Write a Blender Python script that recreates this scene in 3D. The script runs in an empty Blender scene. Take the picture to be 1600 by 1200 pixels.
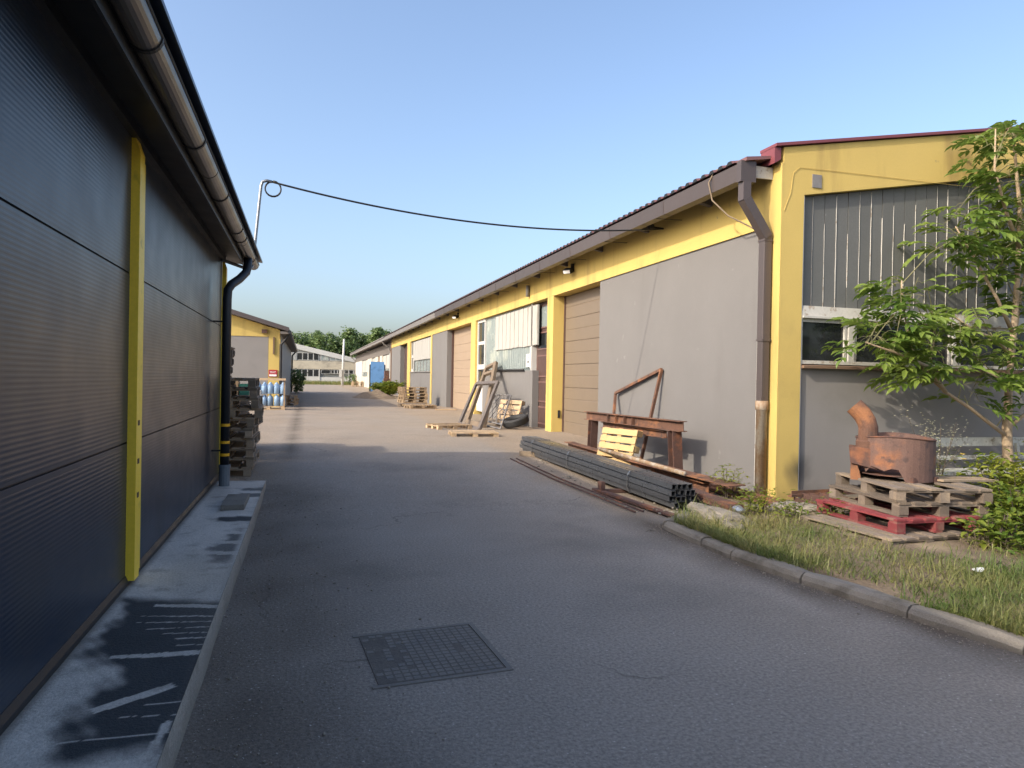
import bpy, math, random
from mathutils import Vector, Matrix, Euler
random.seed(7)
RND = random.Random(11)
C = bpy.context.scene.collection
SC = bpy.context.scene
# ------------------------------------------------------------------ camera
cam_d = bpy.data.cameras.new('camera'); cam = bpy.data.objects.new('camera', cam_d); C.objects.link(cam); SC.camera = cam
cam_d.sensor_width = 36; cam_d.lens = 1080/1600*36; cam_d.clip_start = .05; cam_d.clip_end = 2000
YAW, PITCH, ROLL = math.radians(16.616), math.radians(.38), math.radians(1.08)
Fv = Vector((math.sin(YAW)*math.cos(PITCH), math.cos(YAW)*math.cos(PITCH), -math.sin(PITCH)))
Rv = Vector((math.cos(YAW), -math.sin(YAW), 0)); Uv = Rv.cross(Fv)
R2 = math.cos(ROLL)*Rv + math.sin(ROLL)*Uv; U2 = -math.sin(ROLL)*Rv + math.cos(ROLL)*Uv
cm = Matrix((R2, U2, -Fv)).transposed().to_4x4(); cm.translation = (0, 0, 1.6); cam.matrix_world = cm
# ------------------------------------------------------------------ world, sun, exposure
SUN = Vector((1, .36, -.68)).normalized()
EL = math.asin(-SUN.z); AZ = math.atan2(-SUN.x, -SUN.y)
W = bpy.data.worlds.new('World'); SC.world = W; W.use_nodes = True
nt = W.node_tree; sky = nt.nodes.new('ShaderNodeTexSky'); sky.sky_type = 'NISHITA'; sky.sun_disc = False
sky.sun_elevation = EL; sky.sun_rotation = AZ; sky.air_density = 1.0; sky.dust_density = 4.6; sky.ozone_density = 2.2; sky.altitude = 100
bg = nt.nodes['Background']; bg.inputs['Strength'].default_value = .15; nt.links.new(sky.outputs[0], bg.inputs['Color'])
sl = bpy.data.lights.new('sun', 'SUN'); sl.energy = 2.0; sl.angle = math.radians(.6); sl.color = (1, .89, .72)
so = bpy.data.objects.new('sun', sl); C.objects.link(so); so.rotation_euler = SUN.to_track_quat('-Z', 'Y').to_euler(); so.location = (-20, -5, 20)
SC.view_settings.view_transform = 'Standard'; SC.view_settings.look = 'None'; SC.view_settings.gamma = 1; SC.view_settings.exposure = 1.1
SC.render.engine = 'CYCLES'

def ss(a, b, x):
    t = min(max((x-a)/(b-a), 0), 1); return t*t*(3-2*t)
def gz(y): return .25*ss(7.5, 15, y) + .22*ss(15, 90, y)
# ------------------------------------------------------------------ materials
M = {}
def mat(name, col, rough=.8, metal=0., var=.12, vs=2., fine=.08, fs=35., bump=.15, bs=60., stain=None, st=(.5, .68), sts=1.5, stz=1., rnd=0., obj=False, spec=.5, attr=None, acol=None, emit=0, dist=.01, stain2=None, st2=(.55, .65), st2s=6., trans=0.):
    m = bpy.data.materials.new(name); m.use_nodes = True; M[name] = m; t = m.node_tree; N = t.nodes; L = t.links; b = N['Principled BSDF']
    if obj:
        tc = N.new('ShaderNodeTexCoord'); oi = N.new('ShaderNodeObjectInfo'); mu = N.new('ShaderNodeMath'); mu.operation = 'MULTIPLY'; mu.inputs[1].default_value = 37.
        L.new(oi.outputs['Random'], mu.inputs[0]); ad = N.new('ShaderNodeVectorMath'); L.new(tc.outputs['Object'], ad.inputs[0]); L.new(mu.outputs[0], ad.inputs[1]); P = ad.outputs[0]
    else:
        P = N.new('ShaderNodeNewGeometry').outputs['Position']
    def noise(s, detail=4, zs=1., rough_=.55):
        n = N.new('ShaderNodeTexNoise'); n.inputs['Scale'].default_value = s; n.inputs['Detail'].default_value = detail; n.inputs['Roughness'].default_value = rough_
        if zs != 1:
            mp = N.new('ShaderNodeMapping'); mp.inputs['Scale'].default_value = (1, 1, zs); L.new(P, mp.inputs[0]); L.new(mp.outputs[0], n.inputs['Vector'])
        else: L.new(P, n.inputs['Vector'])
        return n.outputs['Fac']
    def math_(op, a, b_, c=None):
        n = N.new('ShaderNodeMath'); n.operation = op
        for i, v in enumerate((a, b_, c)):
            if v is None: continue
            if isinstance(v, (int, float)): n.inputs[i].default_value = v
            else: L.new(v, n.inputs[i])
        return n.outputs[0]
    def mixc(f, a, b_):
        n = N.new('ShaderNodeMix'); n.data_type = 'RGBA'
        if isinstance(f, (int, float)): n.inputs[0].default_value = f
        else: L.new(f, n.inputs[0])
        for i, v in ((6, a), (7, b_)):
            if isinstance(v, tuple): n.inputs[i].default_value = (*v, 1)
            else: L.new(v, n.inputs[i])
        return n.outputs[2]
    def mr(x, lo, hi):
        n = N.new('ShaderNodeMapRange'); n.interpolation_type = 'SMOOTHSTEP'; L.new(x, n.inputs[0]); n.inputs[1].default_value = lo; n.inputs[2].default_value = hi; return n.outputs[0]
    c = tuple(col)
    if name == 'asphalt':
        vo = N.new('ShaderNodeTexVoronoi'); vo.feature = 'DISTANCE_TO_EDGE'; vo.inputs['Scale'].default_value = .42
        nz = N.new('ShaderNodeTexNoise'); nz.inputs['Scale'].default_value = 2.2; nz.inputs['Detail'].default_value = 6; L.new(P, nz.inputs['Vector'])
        av = N.new('ShaderNodeVectorMath'); av.operation = 'MULTIPLY_ADD'; L.new(nz.outputs['Color'], av.inputs[0]); av.inputs[1].default_value = (.7, .7, .7); L.new(P, av.inputs[2]); L.new(av.outputs[0], vo.inputs['Vector'])
        cr_ = math_('MULTIPLY', mr(vo.outputs['Distance'], .007, .002), mr(noise(.35, 2), .5, .62)); c = mixc(math_('MULTIPLY', cr_, .7), c, (.06, .05, .043))
    if stain: c = mixc(mr(noise(sts, 5, stz), *st), c, tuple(stain))
    if attr:
        for an, ac in zip(attr, acol):
            a = N.new('ShaderNodeAttribute'); a.attribute_name = an; c = mixc(a.outputs['Fac'], c, tuple(ac))
    if stain2: c = mixc(mr(noise(st2s, 6), *st2), c, tuple(stain2))
    f = math_('MULTIPLY_ADD', noise(vs, 3), 2*var, 1-var)
    f = math_('MULTIPLY', f, math_('MULTIPLY_ADD', noise(fs, 3, 1., .7), 2*fine*1.6, 1-fine*1.6))
    if rnd:
        oi2 = N.new('ShaderNodeObjectInfo'); f = math_('MULTIPLY', f, math_('MULTIPLY_ADD', oi2.outputs['Random'], 2*rnd, 1-rnd))
    vm = N.new('ShaderNodeVectorMath'); vm.operation = 'SCALE'
    if isinstance(c, tuple): vm.inputs[0].default_value = c
    else: L.new(c, vm.inputs[0])
    L.new(f, vm.inputs['Scale']); L.new(vm.outputs[0], b.inputs['Base Color'])
    L.new(math_('MULTIPLY_ADD', noise(vs*2.3, 3), .2, rough-.1), b.inputs['Roughness'])
    b.inputs['Metallic'].default_value = metal; b.inputs['Specular IOR Level'].default_value = spec
    if trans: b.inputs['Transmission Weight'].default_value = trans
    if bump:
        bp = N.new('ShaderNodeBump'); bp.inputs['Strength'].default_value = bump; bp.inputs['Distance'].default_value = dist; L.new(noise(bs, 4, 1., .65), bp.inputs['Height']); L.new(bp.outputs[0], b.inputs['Normal'])
    return m
def leafmat(name, a, bcol, scale=1.5, trans=.35, rnd=.2):
    m = bpy.data.materials.new(name); m.use_nodes = True; M[name] = m; t = m.node_tree; N = t.nodes; L = t.links; b = N['Principled BSDF']; out = N['Material Output']
    g = N.new('ShaderNodeNewGeometry'); n = N.new('ShaderNodeTexNoise'); n.inputs['Scale'].default_value = scale; n.inputs['Detail'].default_value = 5; L.new(g.outputs['Position'], n.inputs['Vector'])
    r = N.new('ShaderNodeMapRange'); r.inputs[1].default_value = .3; r.inputs[2].default_value = .7; L.new(n.outputs[0], r.inputs[0])
    ri = N.new('ShaderNodeMath'); ri.operation = 'MULTIPLY_ADD'; L.new(g.outputs['Random Per Island'], ri.inputs[0]); ri.inputs[1].default_value = .5; L.new(r.outputs[0], ri.inputs[2])
    s = N.new('ShaderNodeMath'); s.operation = 'SUBTRACT'; L.new(ri.outputs[0], s.inputs[0]); s.inputs[1].default_value = .25; s.use_clamp = True
    mx = N.new('ShaderNodeMix'); mx.data_type = 'RGBA'; L.new(s.outputs[0], mx.inputs[0]); mx.inputs[6].default_value = (*a, 1); mx.inputs[7].default_value = (*bcol, 1)
    L.new(mx.outputs[2], b.inputs['Base Color']); b.inputs['Roughness'].default_value = .5
    tr = N.new('ShaderNodeBsdfTranslucent'); L.new(mx.outputs[2], tr.inputs[0]); ms = N.new('ShaderNodeMixShader'); ms.inputs[0].default_value = trans
    L.new(b.outputs[0], ms.inputs[1]); L.new(tr.outputs[0], ms.inputs[2]); L.new(ms.outputs[0], out.inputs['Surface'])
    return m
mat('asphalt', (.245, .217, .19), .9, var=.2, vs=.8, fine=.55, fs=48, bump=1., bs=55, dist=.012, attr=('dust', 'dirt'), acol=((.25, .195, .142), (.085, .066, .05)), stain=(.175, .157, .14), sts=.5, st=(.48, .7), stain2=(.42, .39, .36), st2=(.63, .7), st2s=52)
mat('grit', (.105, .094, .084), .95, var=.3, vs=8, fine=.3, fs=60, bump=.5)
mat('soil', (.17, .125, .085), .95, var=.3, vs=3, fine=.3, fs=60, bump=.8, bs=35, dist=.03, stain=(.26, .2, .13), sts=2)
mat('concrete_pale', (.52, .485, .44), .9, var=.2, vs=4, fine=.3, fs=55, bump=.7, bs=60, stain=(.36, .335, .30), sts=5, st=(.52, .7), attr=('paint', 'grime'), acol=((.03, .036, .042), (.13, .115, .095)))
mat('concrete_old', (.25, .22, .18), .95, var=.25, vs=4, fine=.25, fs=70, bump=.8, bs=45, dist=.02, stain=(.14, .125, .1), sts=5)
mat('kerb_concrete', (.2, .18, .155), .95, var=.2, vs=4, fine=.25, fs=110, bump=.8, bs=70, dist=.012, stain=(.12, .105, .085), sts=3, obj=True, rnd=.12)
mat('dark_panel', (.016, .026, .046), .34, metal=.0, var=.1, vs=1.2, fine=.04, fs=60, bump=.03, bs=300, spec=.38, stain=(.024, .031, .044), sts=1.6, st=(.5, .75))
mat('dark_metal', (.014, .016, .02), .5, var=.1, bump=.05, spec=.5)
mat('bronze_gutter', (.135, .127, .12), .34, metal=.7, var=.1, bump=.02)
mat('yellow_steel', (.88, .60, .045), .45, var=.08, bump=.05, stain=(.4, .3, .03), sts=6, st=(.6, .8))
mat('yellow_paint', (.53, .39, .12), .9, var=.07, vs=1.5, fine=.06, fs=80, bump=.3, bs=120, stain=(.36, .255, .085), sts=2.2, st=(.5, .75), stz=.16, stain2=(.3, .24, .12), st2=(.7, .78), st2s=5)
mat('grey_render', (.162, .155, .152), .92, var=.07, vs=1.3, fine=.05, fs=90, bump=.3, bs=110, stain=(.13, .122, .117), sts=1.4, st=(.52, .85), stz=.18, stain2=(.2, .192, .188), st2=(.68, .75), st2s=4)
mat('gable_grey', (.225, .213, .206), .92, var=.07, vs=1.5, fine=.05, fs=90, bump=.3, bs=110, stain=(.19, .18, .172), sts=1.1, st=(.5, .8), attr=('dark_mask',), acol=((.03, .032, .035),))
mat('yellow_corner', (.53, .39, .12), .9, var=.07, vs=1.5, fine=.06, fs=80, bump=.3, bs=120, stain=(.43, .32, .105), sts=1.2, st=(.55, .85), attr=('dark_mask',), acol=((.04, .042, .04),))
mat('board_grey', (.115, .117, .113), .7, var=.1, fine=.1, bump=.2, obj=True, rnd=.06, stain=(.3, .3, .29), sts=14, st=(.7, .74), stz=.2)
mat('white_wood', (.46, .445, .41), .75, var=.1, vs=5, fine=.12, bump=.3, stain=(.3, .25, .2), sts=9, st=(.56, .66))
mat('brown_wood', (.16, .10, .065), .8, var=.2, vs=5, bump=.3)
mat('pane', (.018, .02, .022), .12, var=.3, vs=1.5, bump=.0, spec=.6)
mat('pane_pale', (.20, .235, .235), .25, var=.12, vs=2, bump=.0, stain=(.3, .33, .3), sts=1.1, st=(.5, .65))
mat('white_sheet', (.40, .385, .355), .6, var=.07, vs=2, bump=.05, stain=(.31, .29, .25), sts=2.5, stz=.2, st=(.55, .75))
mat('white_frame', (.5, .49, .47), .6, var=.08, bump=.1)
mat('gate_brown', (.165, .128, .094), .5, var=.05, vs=1, fine=.03, bump=.08)
mat('gate_beige', (.30, .225, .16), .6, var=.05, vs=1, fine=.03, bump=.08)
mat('door_frame', (.15, .085, .075), .5, var=.15, vs=3, bump=.1)
mat('rust_drum', (.135, .078, .062), .8, var=.3, vs=5, fine=.2, fs=60, bump=.5, bs=70, stain=(.27, .11, .05), sts=3.2, st=(.55, .72), stain2=(.08, .05, .045), st2=(.55, .68), st2s=8)
mat('door_maroon', (.075, .042, .036), .5, var=.15, vs=3, bump=.1)
mat('brown_metal', (.088, .070, .067), .42, metal=.2, var=.08, bump=.04, obj=True, rnd=.06)
mat('grey_zinc', (.235, .22, .21), .55, metal=.3, var=.15, vs=4, bump=.05, stain=(.2, .17, .15), sts=4)
mat('roof_maroon', (.17, .085, .085), .5, metal=.1, var=.1, bump=.03)
mat('roof_cap', (.17, .045, .055), .5, var=.1, bump=.05)
mat('soffit_wood', (.13, .115, .105), .9, var=.2, vs=4, bump=.2)
mat('rust', (.125, .062, .04), .85, var=.3, vs=6, fine=.2, fs=60, bump=.5, bs=70, stain=(.28, .12, .052), sts=3.5, st=(.45, .7), stain2=(.075, .045, .036), st2=(.52, .66), st2s=8)
mat('rust_dark', (.085, .045, .036), .8, var=.3, vs=6, fine=.2, bump=.4, stain=(.2, .08, .04), sts=5, st=(.5, .7))
mat('rust_pipe', (.26, .17, .10), .85, var=.25, vs=6, fine=.2, bump=.4, stain=(.36, .31, .25), sts=7, st=(.45, .6), stz=.4)
mat('steel_tube', (.14, .15, .168), .3, metal=.7, var=.2, vs=5, fine=.1, bump=.1, obj=True, rnd=.15, stain=(.14, .12, .1), sts=4, st=(.62, .75))
mat('tube_inside', (.01, .01, .012), .7, var=0, bump=0)
mat('galvanised', (.26, .265, .27), .4, metal=.8, var=.15, vs=8, bump=.05)
mat('pallet_old', (.17, .135, .105), .9, var=.25, vs=5, fine=.2, fs=50, bump=.4, bs=80, obj=True, rnd=.3, stain=(.26, .2, .14), sts=3)
mat('pallet_dark', (.27, .21, .155), .9, var=.25, vs=5, fine=.2, fs=50, bump=.4, bs=80, obj=True, rnd=.35, stain=(.26, .19, .13), sts=3)
mat('pallet_tan', (.40, .29, .18), .9, var=.2, vs=5, fine=.15, fs=50, bump=.4, bs=80, obj=True, rnd=.2, stain=(.27, .2, .14), sts=3)
mat('pallet_yellow', (.50, .35, .165), .85, var=.15, vs=5, fine=.1, fs=50, bump=.3, obj=True, rnd=.12)
mat('pallet_red', (.21, .036, .04), .85, var=.25, vs=6, fine=.15, bump=.3, obj=True, rnd=.15, stain=(.2, .1, .08), sts=6)
mat('timber', (.25, .19, .13), .9, var=.25, vs=6, fine=.2, bump=.4, obj=True, rnd=.2)
mat('frame_steel', (.11, .09, .078), .7, var=.25, vs=5, fine=.15, bump=.2)
mat('frame_wood', (.17, .125, .085), .85, var=.2, vs=5, fine=.15, bump=.3)
mat('black', (.012, .012, .013), .6, var=.2, bump=.1)
mat('rubber', (.025, .025, .027), .75, var=.2, bump=.3, bs=40)
mat('tape', (.85, .42, .01), .5, var=.05, bump=0)
mat('grey_plastic', (.13, .15, .17), .45, var=.08, bump=.03)
mat('blue_paint', (.12, .27, .52), .5, var=.1, vs=2, bump=.1, stain=(.09, .2, .4), sts=3)
mat('jug_blue', (.24, .36, .52), .2, var=.15, bump=0, obj=True, rnd=.3)
mat('cup_white', (.7, .7, .68), .5, var=.05, bump=0)
mat('cardboard', (.36, .25, .15), .9, var=.1, bump=.1)
mat('green_box', (.02, .13, .1), .6, var=.1, bump=.05)
mat('sign_red', (.36, .02, .03), .5, var=.05, bump=0)
mat('sign_white', (.75, .75, .74), .5, var=.03, bump=0)
mat('cream_wall', (.50, .46, .38), .9, var=.1, vs=1, fine=.06, bump=.2, stain=(.36, .32, .26), sts=.8, st=(.5, .7), stz=.4)
mat('far_white', (.46, .46, .44), .9, var=.12, vs=.6, fine=.05, bump=.1, stain=(.32, .31, .28), sts=.5, st=(.5, .75))
mat('far_grey', (.30, .31, .30), .9, var=.1, vs=.6, bump=.1)
mat('far_band', (.42, .38, .30), .9, var=.15, vs=.6, bump=.1, stain=(.3, .27, .22), sts=.7)
mat('bark', (.36, .27, .18), .9, var=.2, vs=12, fine=.2, bump=.5)
mat('twig', (.16, .15, .07), .8, var=.2, bump=.1)
mat('bark_dark', (.10, .08, .06), .9, var=.2, vs=6, bump=.4)
mat('foil', (.5, .5, .5), .3, metal=.8, var=.2, bump=.5)
mat('litter_white', (.75, .75, .73), .7, var=.05, bump=.1)
mat('bench_paint', (.42, .42, .38), .8, var=.2, vs=8, fine=.15, bump=.3, stain=(.2, .18, .14), sts=10)
mat('cable', (.015, .015, .016), .5, var=0, bump=0)
mat('cable_tan', (.20, .15, .10), .6, var=.1, bump=0)
mat('iron_cover', (.15, .138, .125), .8, metal=.0, var=.25, vs=6, fine=.25, fs=90, bump=.4, stain=(.13, .125, .12), sts=5)
leafmat('leaf_tree', (.10, .18, .03), (.25, .32, .06), 1.2, .5)
leafmat('leaf_bush', (.09, .165, .022), (.30, .31, .04), 1.6, .45)
leafmat('leaf_far', (.10, .165, .055), (.18, .25, .085), .35, .4)
leafmat('grass', (.09, .155, .028), (.33, .29, .115), 1.5, .4)
leafmat('flower', (.55, .52, .3), (.7, .68, .55), 2, .3)
leafmat('yellow_flower', (.75, .5, .02), (.8, .6, .05), 2, .2)

# ------------------------------------------------------------------ mesh helpers
class MB:
    def __init__(s): s.v = []; s.f = []
    def box(s, x0, x1, y0, y1, z0, z1):
        n = len(s.v); s.v += [(x, y, z) for z in (z0, z1) for y in (y0, y1) for x in (x0, x1)]
        s.f += [(n, n+2, n+3, n+1), (n+4, n+5, n+7, n+6), (n, n+1, n+5, n+4), (n+2, n+6, n+7, n+3), (n, n+4, n+6, n+2), (n+1, n+3, n+7, n+5)]; return s
    def bar(s, p, q, w, h, up=(0, 0, 1)):
        p = Vector(p); q = Vector(q); d = (q-p).normalized(); up = Vector(up); r = d.cross(up)
        if r.length < 1e-4: r = d.cross(Vector((1, 0, 0)))
        r.normalize(); u = r.cross(d); n = len(s.v)
        for c in (p, q):
            for a, b in ((-1, -1), (1, -1), (1, 1), (-1, 1)): s.v.append(tuple(c+r*(a*w/2)+u*(b*h/2)))
        s.f += [(n, n+1, n+2, n+3), (n+7, n+6, n+5, n+4)] + [(n+i, n+4+i, n+4+(i+1) % 4, n+(i+1) % 4) for i in range(4)]; return s
    def tube(s, path, r, n=8, cap=True):
        path = [Vector(p) for p in path]; rs = r if isinstance(r, (list, tuple)) else [r]*len(path); base = len(s.v); ref = None
        for i, p in enumerate(path):
            d = (path[min(i+1, len(path)-1)]-path[max(i-1, 0)]).normalized()
            if ref is None: ref = d.orthogonal().normalized()
            a = (ref - d*ref.dot(d)).normalized(); ref = a; b = d.cross(a)
            for k in range(n):
                t = 2*math.pi*k/n; s.v.append(tuple(p+(a*math.cos(t)+b*math.sin(t))*rs[i]))
        for i in range(len(path)-1):
            for k in range(n):
                s.f.append((base+i*n+k, base+i*n+(k+1) % n, base+(i+1)*n+(k+1) % n, base+(i+1)*n+k))
        if cap:
            s.f.append(tuple(base+k for k in range(n))[::-1]); s.f.append(tuple(base+(len(path)-1)*n+k for k in range(n)))
        return s
    def prism(s, poly, o, ax, ay, d):          # polygon in (ax, ay) swept along d
        o, ax, ay, d = map(Vector, (o, ax, ay, d)); n = len(s.v); k = len(poly)
        for e in (0, 1):
            for a, b in poly: s.v.append(tuple(o+ax*a+ay*b+d*e))
        s.f.append(tuple(n+i for i in range(k))[::-1]); s.f.append(tuple(n+k+i for i in range(k)))
        s.f += [(n+i, n+(i+1) % k, n+k+(i+1) % k, n+k+i) for i in range(k)]; return s
    def sheet(s, poly, o, ax, ay, d):          # open profile swept along d
        o, ax, ay, d = map(Vector, (o, ax, ay, d)); n = len(s.v); k = len(poly)
        for e in (0, 1):
            for a, b in poly: s.v.append(tuple(o+ax*a+ay*b+d*e))
        s.f += [(n+i, n+i+1, n+k+i+1, n+k+i) for i in range(k-1)]; return s
    def quad(s, *p): n = len(s.v); s.v += [tuple(q) for q in p]; s.f.append(tuple(range(n, n+len(p)))); return s
    def rock(s, c, rx, ry, rz, rot=0, seed=0, lev=2, jit=.06):
        import bmesh
        bm = bmesh.new(); bmesh.ops.create_icosphere(bm, subdivisions=lev, radius=1); R = random.Random(seed); n = len(s.v); cr, sr = math.cos(rot), math.sin(rot)
        offs = [Vector((R.uniform(-1, 1), R.uniform(-1, 1), R.uniform(-1, 1))).normalized() for _ in range(7 if jit < .1 else 14)]; am = [R.uniform(.6, .95) if jit < .1 else R.uniform(.5, .8) for _ in offs]
        if jit >= .1: offs.append(Vector((.08, 0, 1)).normalized()); am.append(.45)
        for v in bm.verts:
            p = v.co.copy(); sc = 1
            for o_, a in zip(offs, am):
                dd = p.dot(o_)
                if dd > a: sc = min(sc, a/dd)
            p *= sc*R.uniform(1-jit, 1+jit*.8); x, y, z = p.x*rx, p.y*ry, p.z*rz
            s.v.append((c[0]+x*cr-y*sr, c[1]+x*sr+y*cr, c[2]+z))
        bm.verts.index_update()
        s.f += [tuple(n+v.index for v in f.verts) for f in bm.faces]; bm.free(); return s
def mesh(name, mb):
    me = bpy.data.meshes.new(name); me.from_pydata(mb.v, [], mb.f); me.update(); return me
def thing(name, label, cat, loc=(0, 0, 0), rot=(0, 0, 0), group=None):
    o = bpy.data.objects.new(name, None); C.objects.link(o); o.location = loc; o.rotation_euler = rot; o.empty_display_size = .2
    tag(o, label, cat, group); return o
def tag(o, label=None, cat=None, group=None, kind=None):
    if label: o['label'] = label
    if cat: o['category'] = cat
    if group: o['group'] = group
    if kind: o['kind'] = kind
    return o
WL = {}
def wloc(o):
    p = Vector(o.location)
    while o.parent: o = o.parent; p = p+Vector(o.location)
    return p
def part(name, mb, m, parent=None, world=True, smooth=False, bev=0):
    """one mesh object; verts given in world space (world=True, parents unrotated) or in the parent's space"""
    vs = [Vector(v) for v in mb.v]
    lo = Vector([min(v[i] for v in vs) for i in range(3)]); hi = Vector([max(v[i] for v in vs) for i in range(3)])
    c = (lo+hi)/2; c.z = lo.z
    mb.v = [tuple(v-c) for v in vs]
    me = mesh(name, mb); me.materials.append(M[m]); o = bpy.data.objects.new(name, me); C.objects.link(o)
    o.parent = parent; o.location = c - (wloc(parent) if (parent and world) else Vector((0, 0, 0)))
    if smooth: me.polygons.foreach_set('use_smooth', [True]*len(me.polygons))
    if bev:
        b = o.modifiers.new('bevel', 'BEVEL'); b.width = bev; b.segments = 2; b.limit_method = 'ANGLE'
    return o
def inst(name, me, parent, loc=(0, 0, 0), rot=(0, 0, 0), scale=(1, 1, 1)):
    o = bpy.data.objects.new(name, me); C.objects.link(o); o.parent = parent; o.location = loc; o.rotation_euler = rot; o.scale = scale; return o
def B(*a): return MB().box(*a)

# ------------------------------------------------------------------ ground
def frange(a, b, st):
    n = int(round((b-a)/st)); return [a+(b-a)*i/n for i in range(n+1)]
gx = [-600, -250, -100, -50, -25, -14] + frange(-9, 13, .25) + [16, 25, 50, 100, 250, 600]
gy = [-300, -80, -30, -12] + frange(-5, 60, .25) + frange(61, 110, 1) + [120, 150, 220, 400, 900, 1500]
vn = random.Random(3)
gv = []; gd = []; gt = []
def wob(a, b): return math.sin(a*1.7+b*.6)*.5+math.sin(a*.61-b*1.13+2)*.5+math.sin(a*3.3+b*2.1)*.25
for y in gy:
    for x in gx:
        z = gz(y) + (.012*wob(x*.7, y*.5) if -9 < x < 13 and 9 < y < 60 else 0)
        if x > 3.2 and y > 9: z += 0
        gv.append((x, y, z))
        d = ss(3.4, 4.6, x+.35*wob(x*.8, y*.5)-.6*ss(10, 16, y))*ss(8.6, 10.5, y)             # sandy apron before the gates
        d = max(d, .55*ss(11.5, 15, y+.5*wob(y, x))*(1-.3*ss(40, 80, y)))                      # dusty lit road beyond
        d = max(d, .75*ss(.0, -.7, x+.15*wob(y*.5, x))*ss(9.5, 11, y))                          # paler yard strip on the left
        d = max(d, .9*ss(3.45, 3.75, x-.1*wob(y*2, x))*ss(7.1, 7.6, y))
        if y > 110 or abs(x) > 30: d = .6
        gd.append(min(max(d+.12*wob(x*2.1, y*1.3), 0), 1))
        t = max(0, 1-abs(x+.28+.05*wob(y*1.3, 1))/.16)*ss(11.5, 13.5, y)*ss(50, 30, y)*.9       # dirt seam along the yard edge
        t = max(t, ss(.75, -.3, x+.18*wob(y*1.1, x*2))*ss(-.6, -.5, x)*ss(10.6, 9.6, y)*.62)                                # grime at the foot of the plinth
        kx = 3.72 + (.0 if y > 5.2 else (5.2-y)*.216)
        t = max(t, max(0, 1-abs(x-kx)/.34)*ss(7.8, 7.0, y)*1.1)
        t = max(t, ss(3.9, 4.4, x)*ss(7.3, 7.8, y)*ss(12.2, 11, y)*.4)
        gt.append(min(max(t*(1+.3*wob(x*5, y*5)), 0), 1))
nx = len(gx); gf = [(j*nx+i, j*nx+i+1, (j+1)*nx+i+1, (j+1)*nx+i) for j in range(len(gy)-1) for i in range(nx-1)]
me = bpy.data.meshes.new('ground'); me.from_pydata(gv, [], gf); me.update()
for nm, dat in (('dust', gd), ('dirt', gt)):
    a = me.attributes.new(nm, 'FLOAT', 'POINT'); a.data.foreach_set('value', dat)
me.polygons.foreach_set('use_smooth', [True]*len(me.polygons)); me.materials.append(M['asphalt'])
g = bpy.data.objects.new('ground', me); C.objects.link(g); tag(g, 'grey asphalt yard road with dusty sandy edges', None, None, 'structure')

# verge of soil inside the kerb
def kerbx(y): return 3.80 + .02*math.cos(y) + (.24*(5.2-y) if y < 5.2 else 0)*.9 + (max(0, y-6.6)**2)*1.2
vv = []; vf = []; ys = frange(-4, 8.2, .2); xs = [i/34 for i in range(35)]
for y in ys:
    for t in xs:
        x = kerbx(min(y, 7.4))+.05+.05*wob(y*3, 1)+ t*(15-kerbx(min(y, 7.4))); z = .05+.035*ss(0, .06, t)+.025*wob(x*2, y*2)*ss(0, .05, t)
        if y > 7: z = z*(1-ss(7, 8, y)) + ss(7, 8, y)*.03
        vv.append((x, y, z))
n_ = len(xs); vf = [(j*n_+i, j*n_+i+1, (j+1)*n_+i+1, (j+1)*n_+i) for j in range(len(ys)-1) for i in range(n_-1)]
mb = MB(); mb.v = vv; mb.f = vf
vg = part('verge_soil', mb, 'soil', smooth=True); tag(vg, 'bare brown soil of the verge behind the kerb', None, None, 'structure')
# kerb of single stones
kb = bpy.data.objects.new('kerb', None); C.objects.link(kb); tag(kb, 'worn concrete kerb curving along the verge', None, None, 'structure')
prof = [(-.08, -.1), (.085, -.1), (.085, .06), (.06, .078), (-.03, .085), (-.065, .07), (-.085, .035)]
y = 7.35; k = 0; KR = random.Random(5)
while y > -3.5:
    L_ = [.62, .78, .5, .8, .86, .7][k % 6]; y2 = y-L_+.012
    p = Vector((kerbx(y), y, KR.uniform(-.012, .008))); q = Vector((kerbx(y2), y2, KR.uniform(-.012, .008))); d = q-p; ax = Vector((d.y, -d.x, 0)).normalized()*-1
    mb = MB(); n = 5; k0 = len(mb.v)
    for i in range(n+1):
        o = p+d*(i/n); sh = 1-.06*(i in (0, n))
        for a, b_ in prof: mb.v.append(tuple(o+ax*(a*sh+KR.uniform(-.004, .004))+Vector((0, 0, b_*sh+KR.uniform(-.005, .005)))))
    m_ = len(prof)
    for i in range(n):
        for j in range(m_): mb.f.append((i*m_+j, i*m_+(j+1) % m_, (i+1)*m_+(j+1) % m_, (i+1)*m_+j))
    mb.f.append(tuple(range(m_))[::-1]); mb.f.append(tuple(n*m_+j for j in range(m_)))
    part('kerb_stone', mb, 'kerb_concrete', kb); y -= L_; k += 1

# manhole cover
mh = thing('manhole_cover', 'square cast iron manhole cover with grid relief sunk in the asphalt', 'manhole cover', (.71, 3.98, .004), (0, 0, math.radians(4)))
mb = MB(); w = .385
for a in ((-w, w, -w, -w+.03), (-w, w, w-.03, w), (w-.03, w, -w+.03, w-.03)): mb.box(a[0], a[1], a[2], a[3], -.02, .003)
part('rim', mb, 'iron_cover', mh, world=False)
part('plate', B(-w+.036, w-.036, -w+.036, w-.036, -.02, .002), 'grit', mh, world=False)
mb = MB(); st = (2*w-.08)/15
for i in range(15):
    for j in range(15):
        if (i in (3, 11) and j in (6, 7, 8)) or RND.random() < .75-.13*i: continue
        x = -w+.04+st*(i+.5); y = -w+.04+st*(j+.5); mb.box(x-st*.4, x+st*.4, y-st*.4, y+st*.4, 0, .0035)
o = part('tread_studs', mb, 'iron_cover', mh, world=False); o['kind'] = 'stuff'

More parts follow.
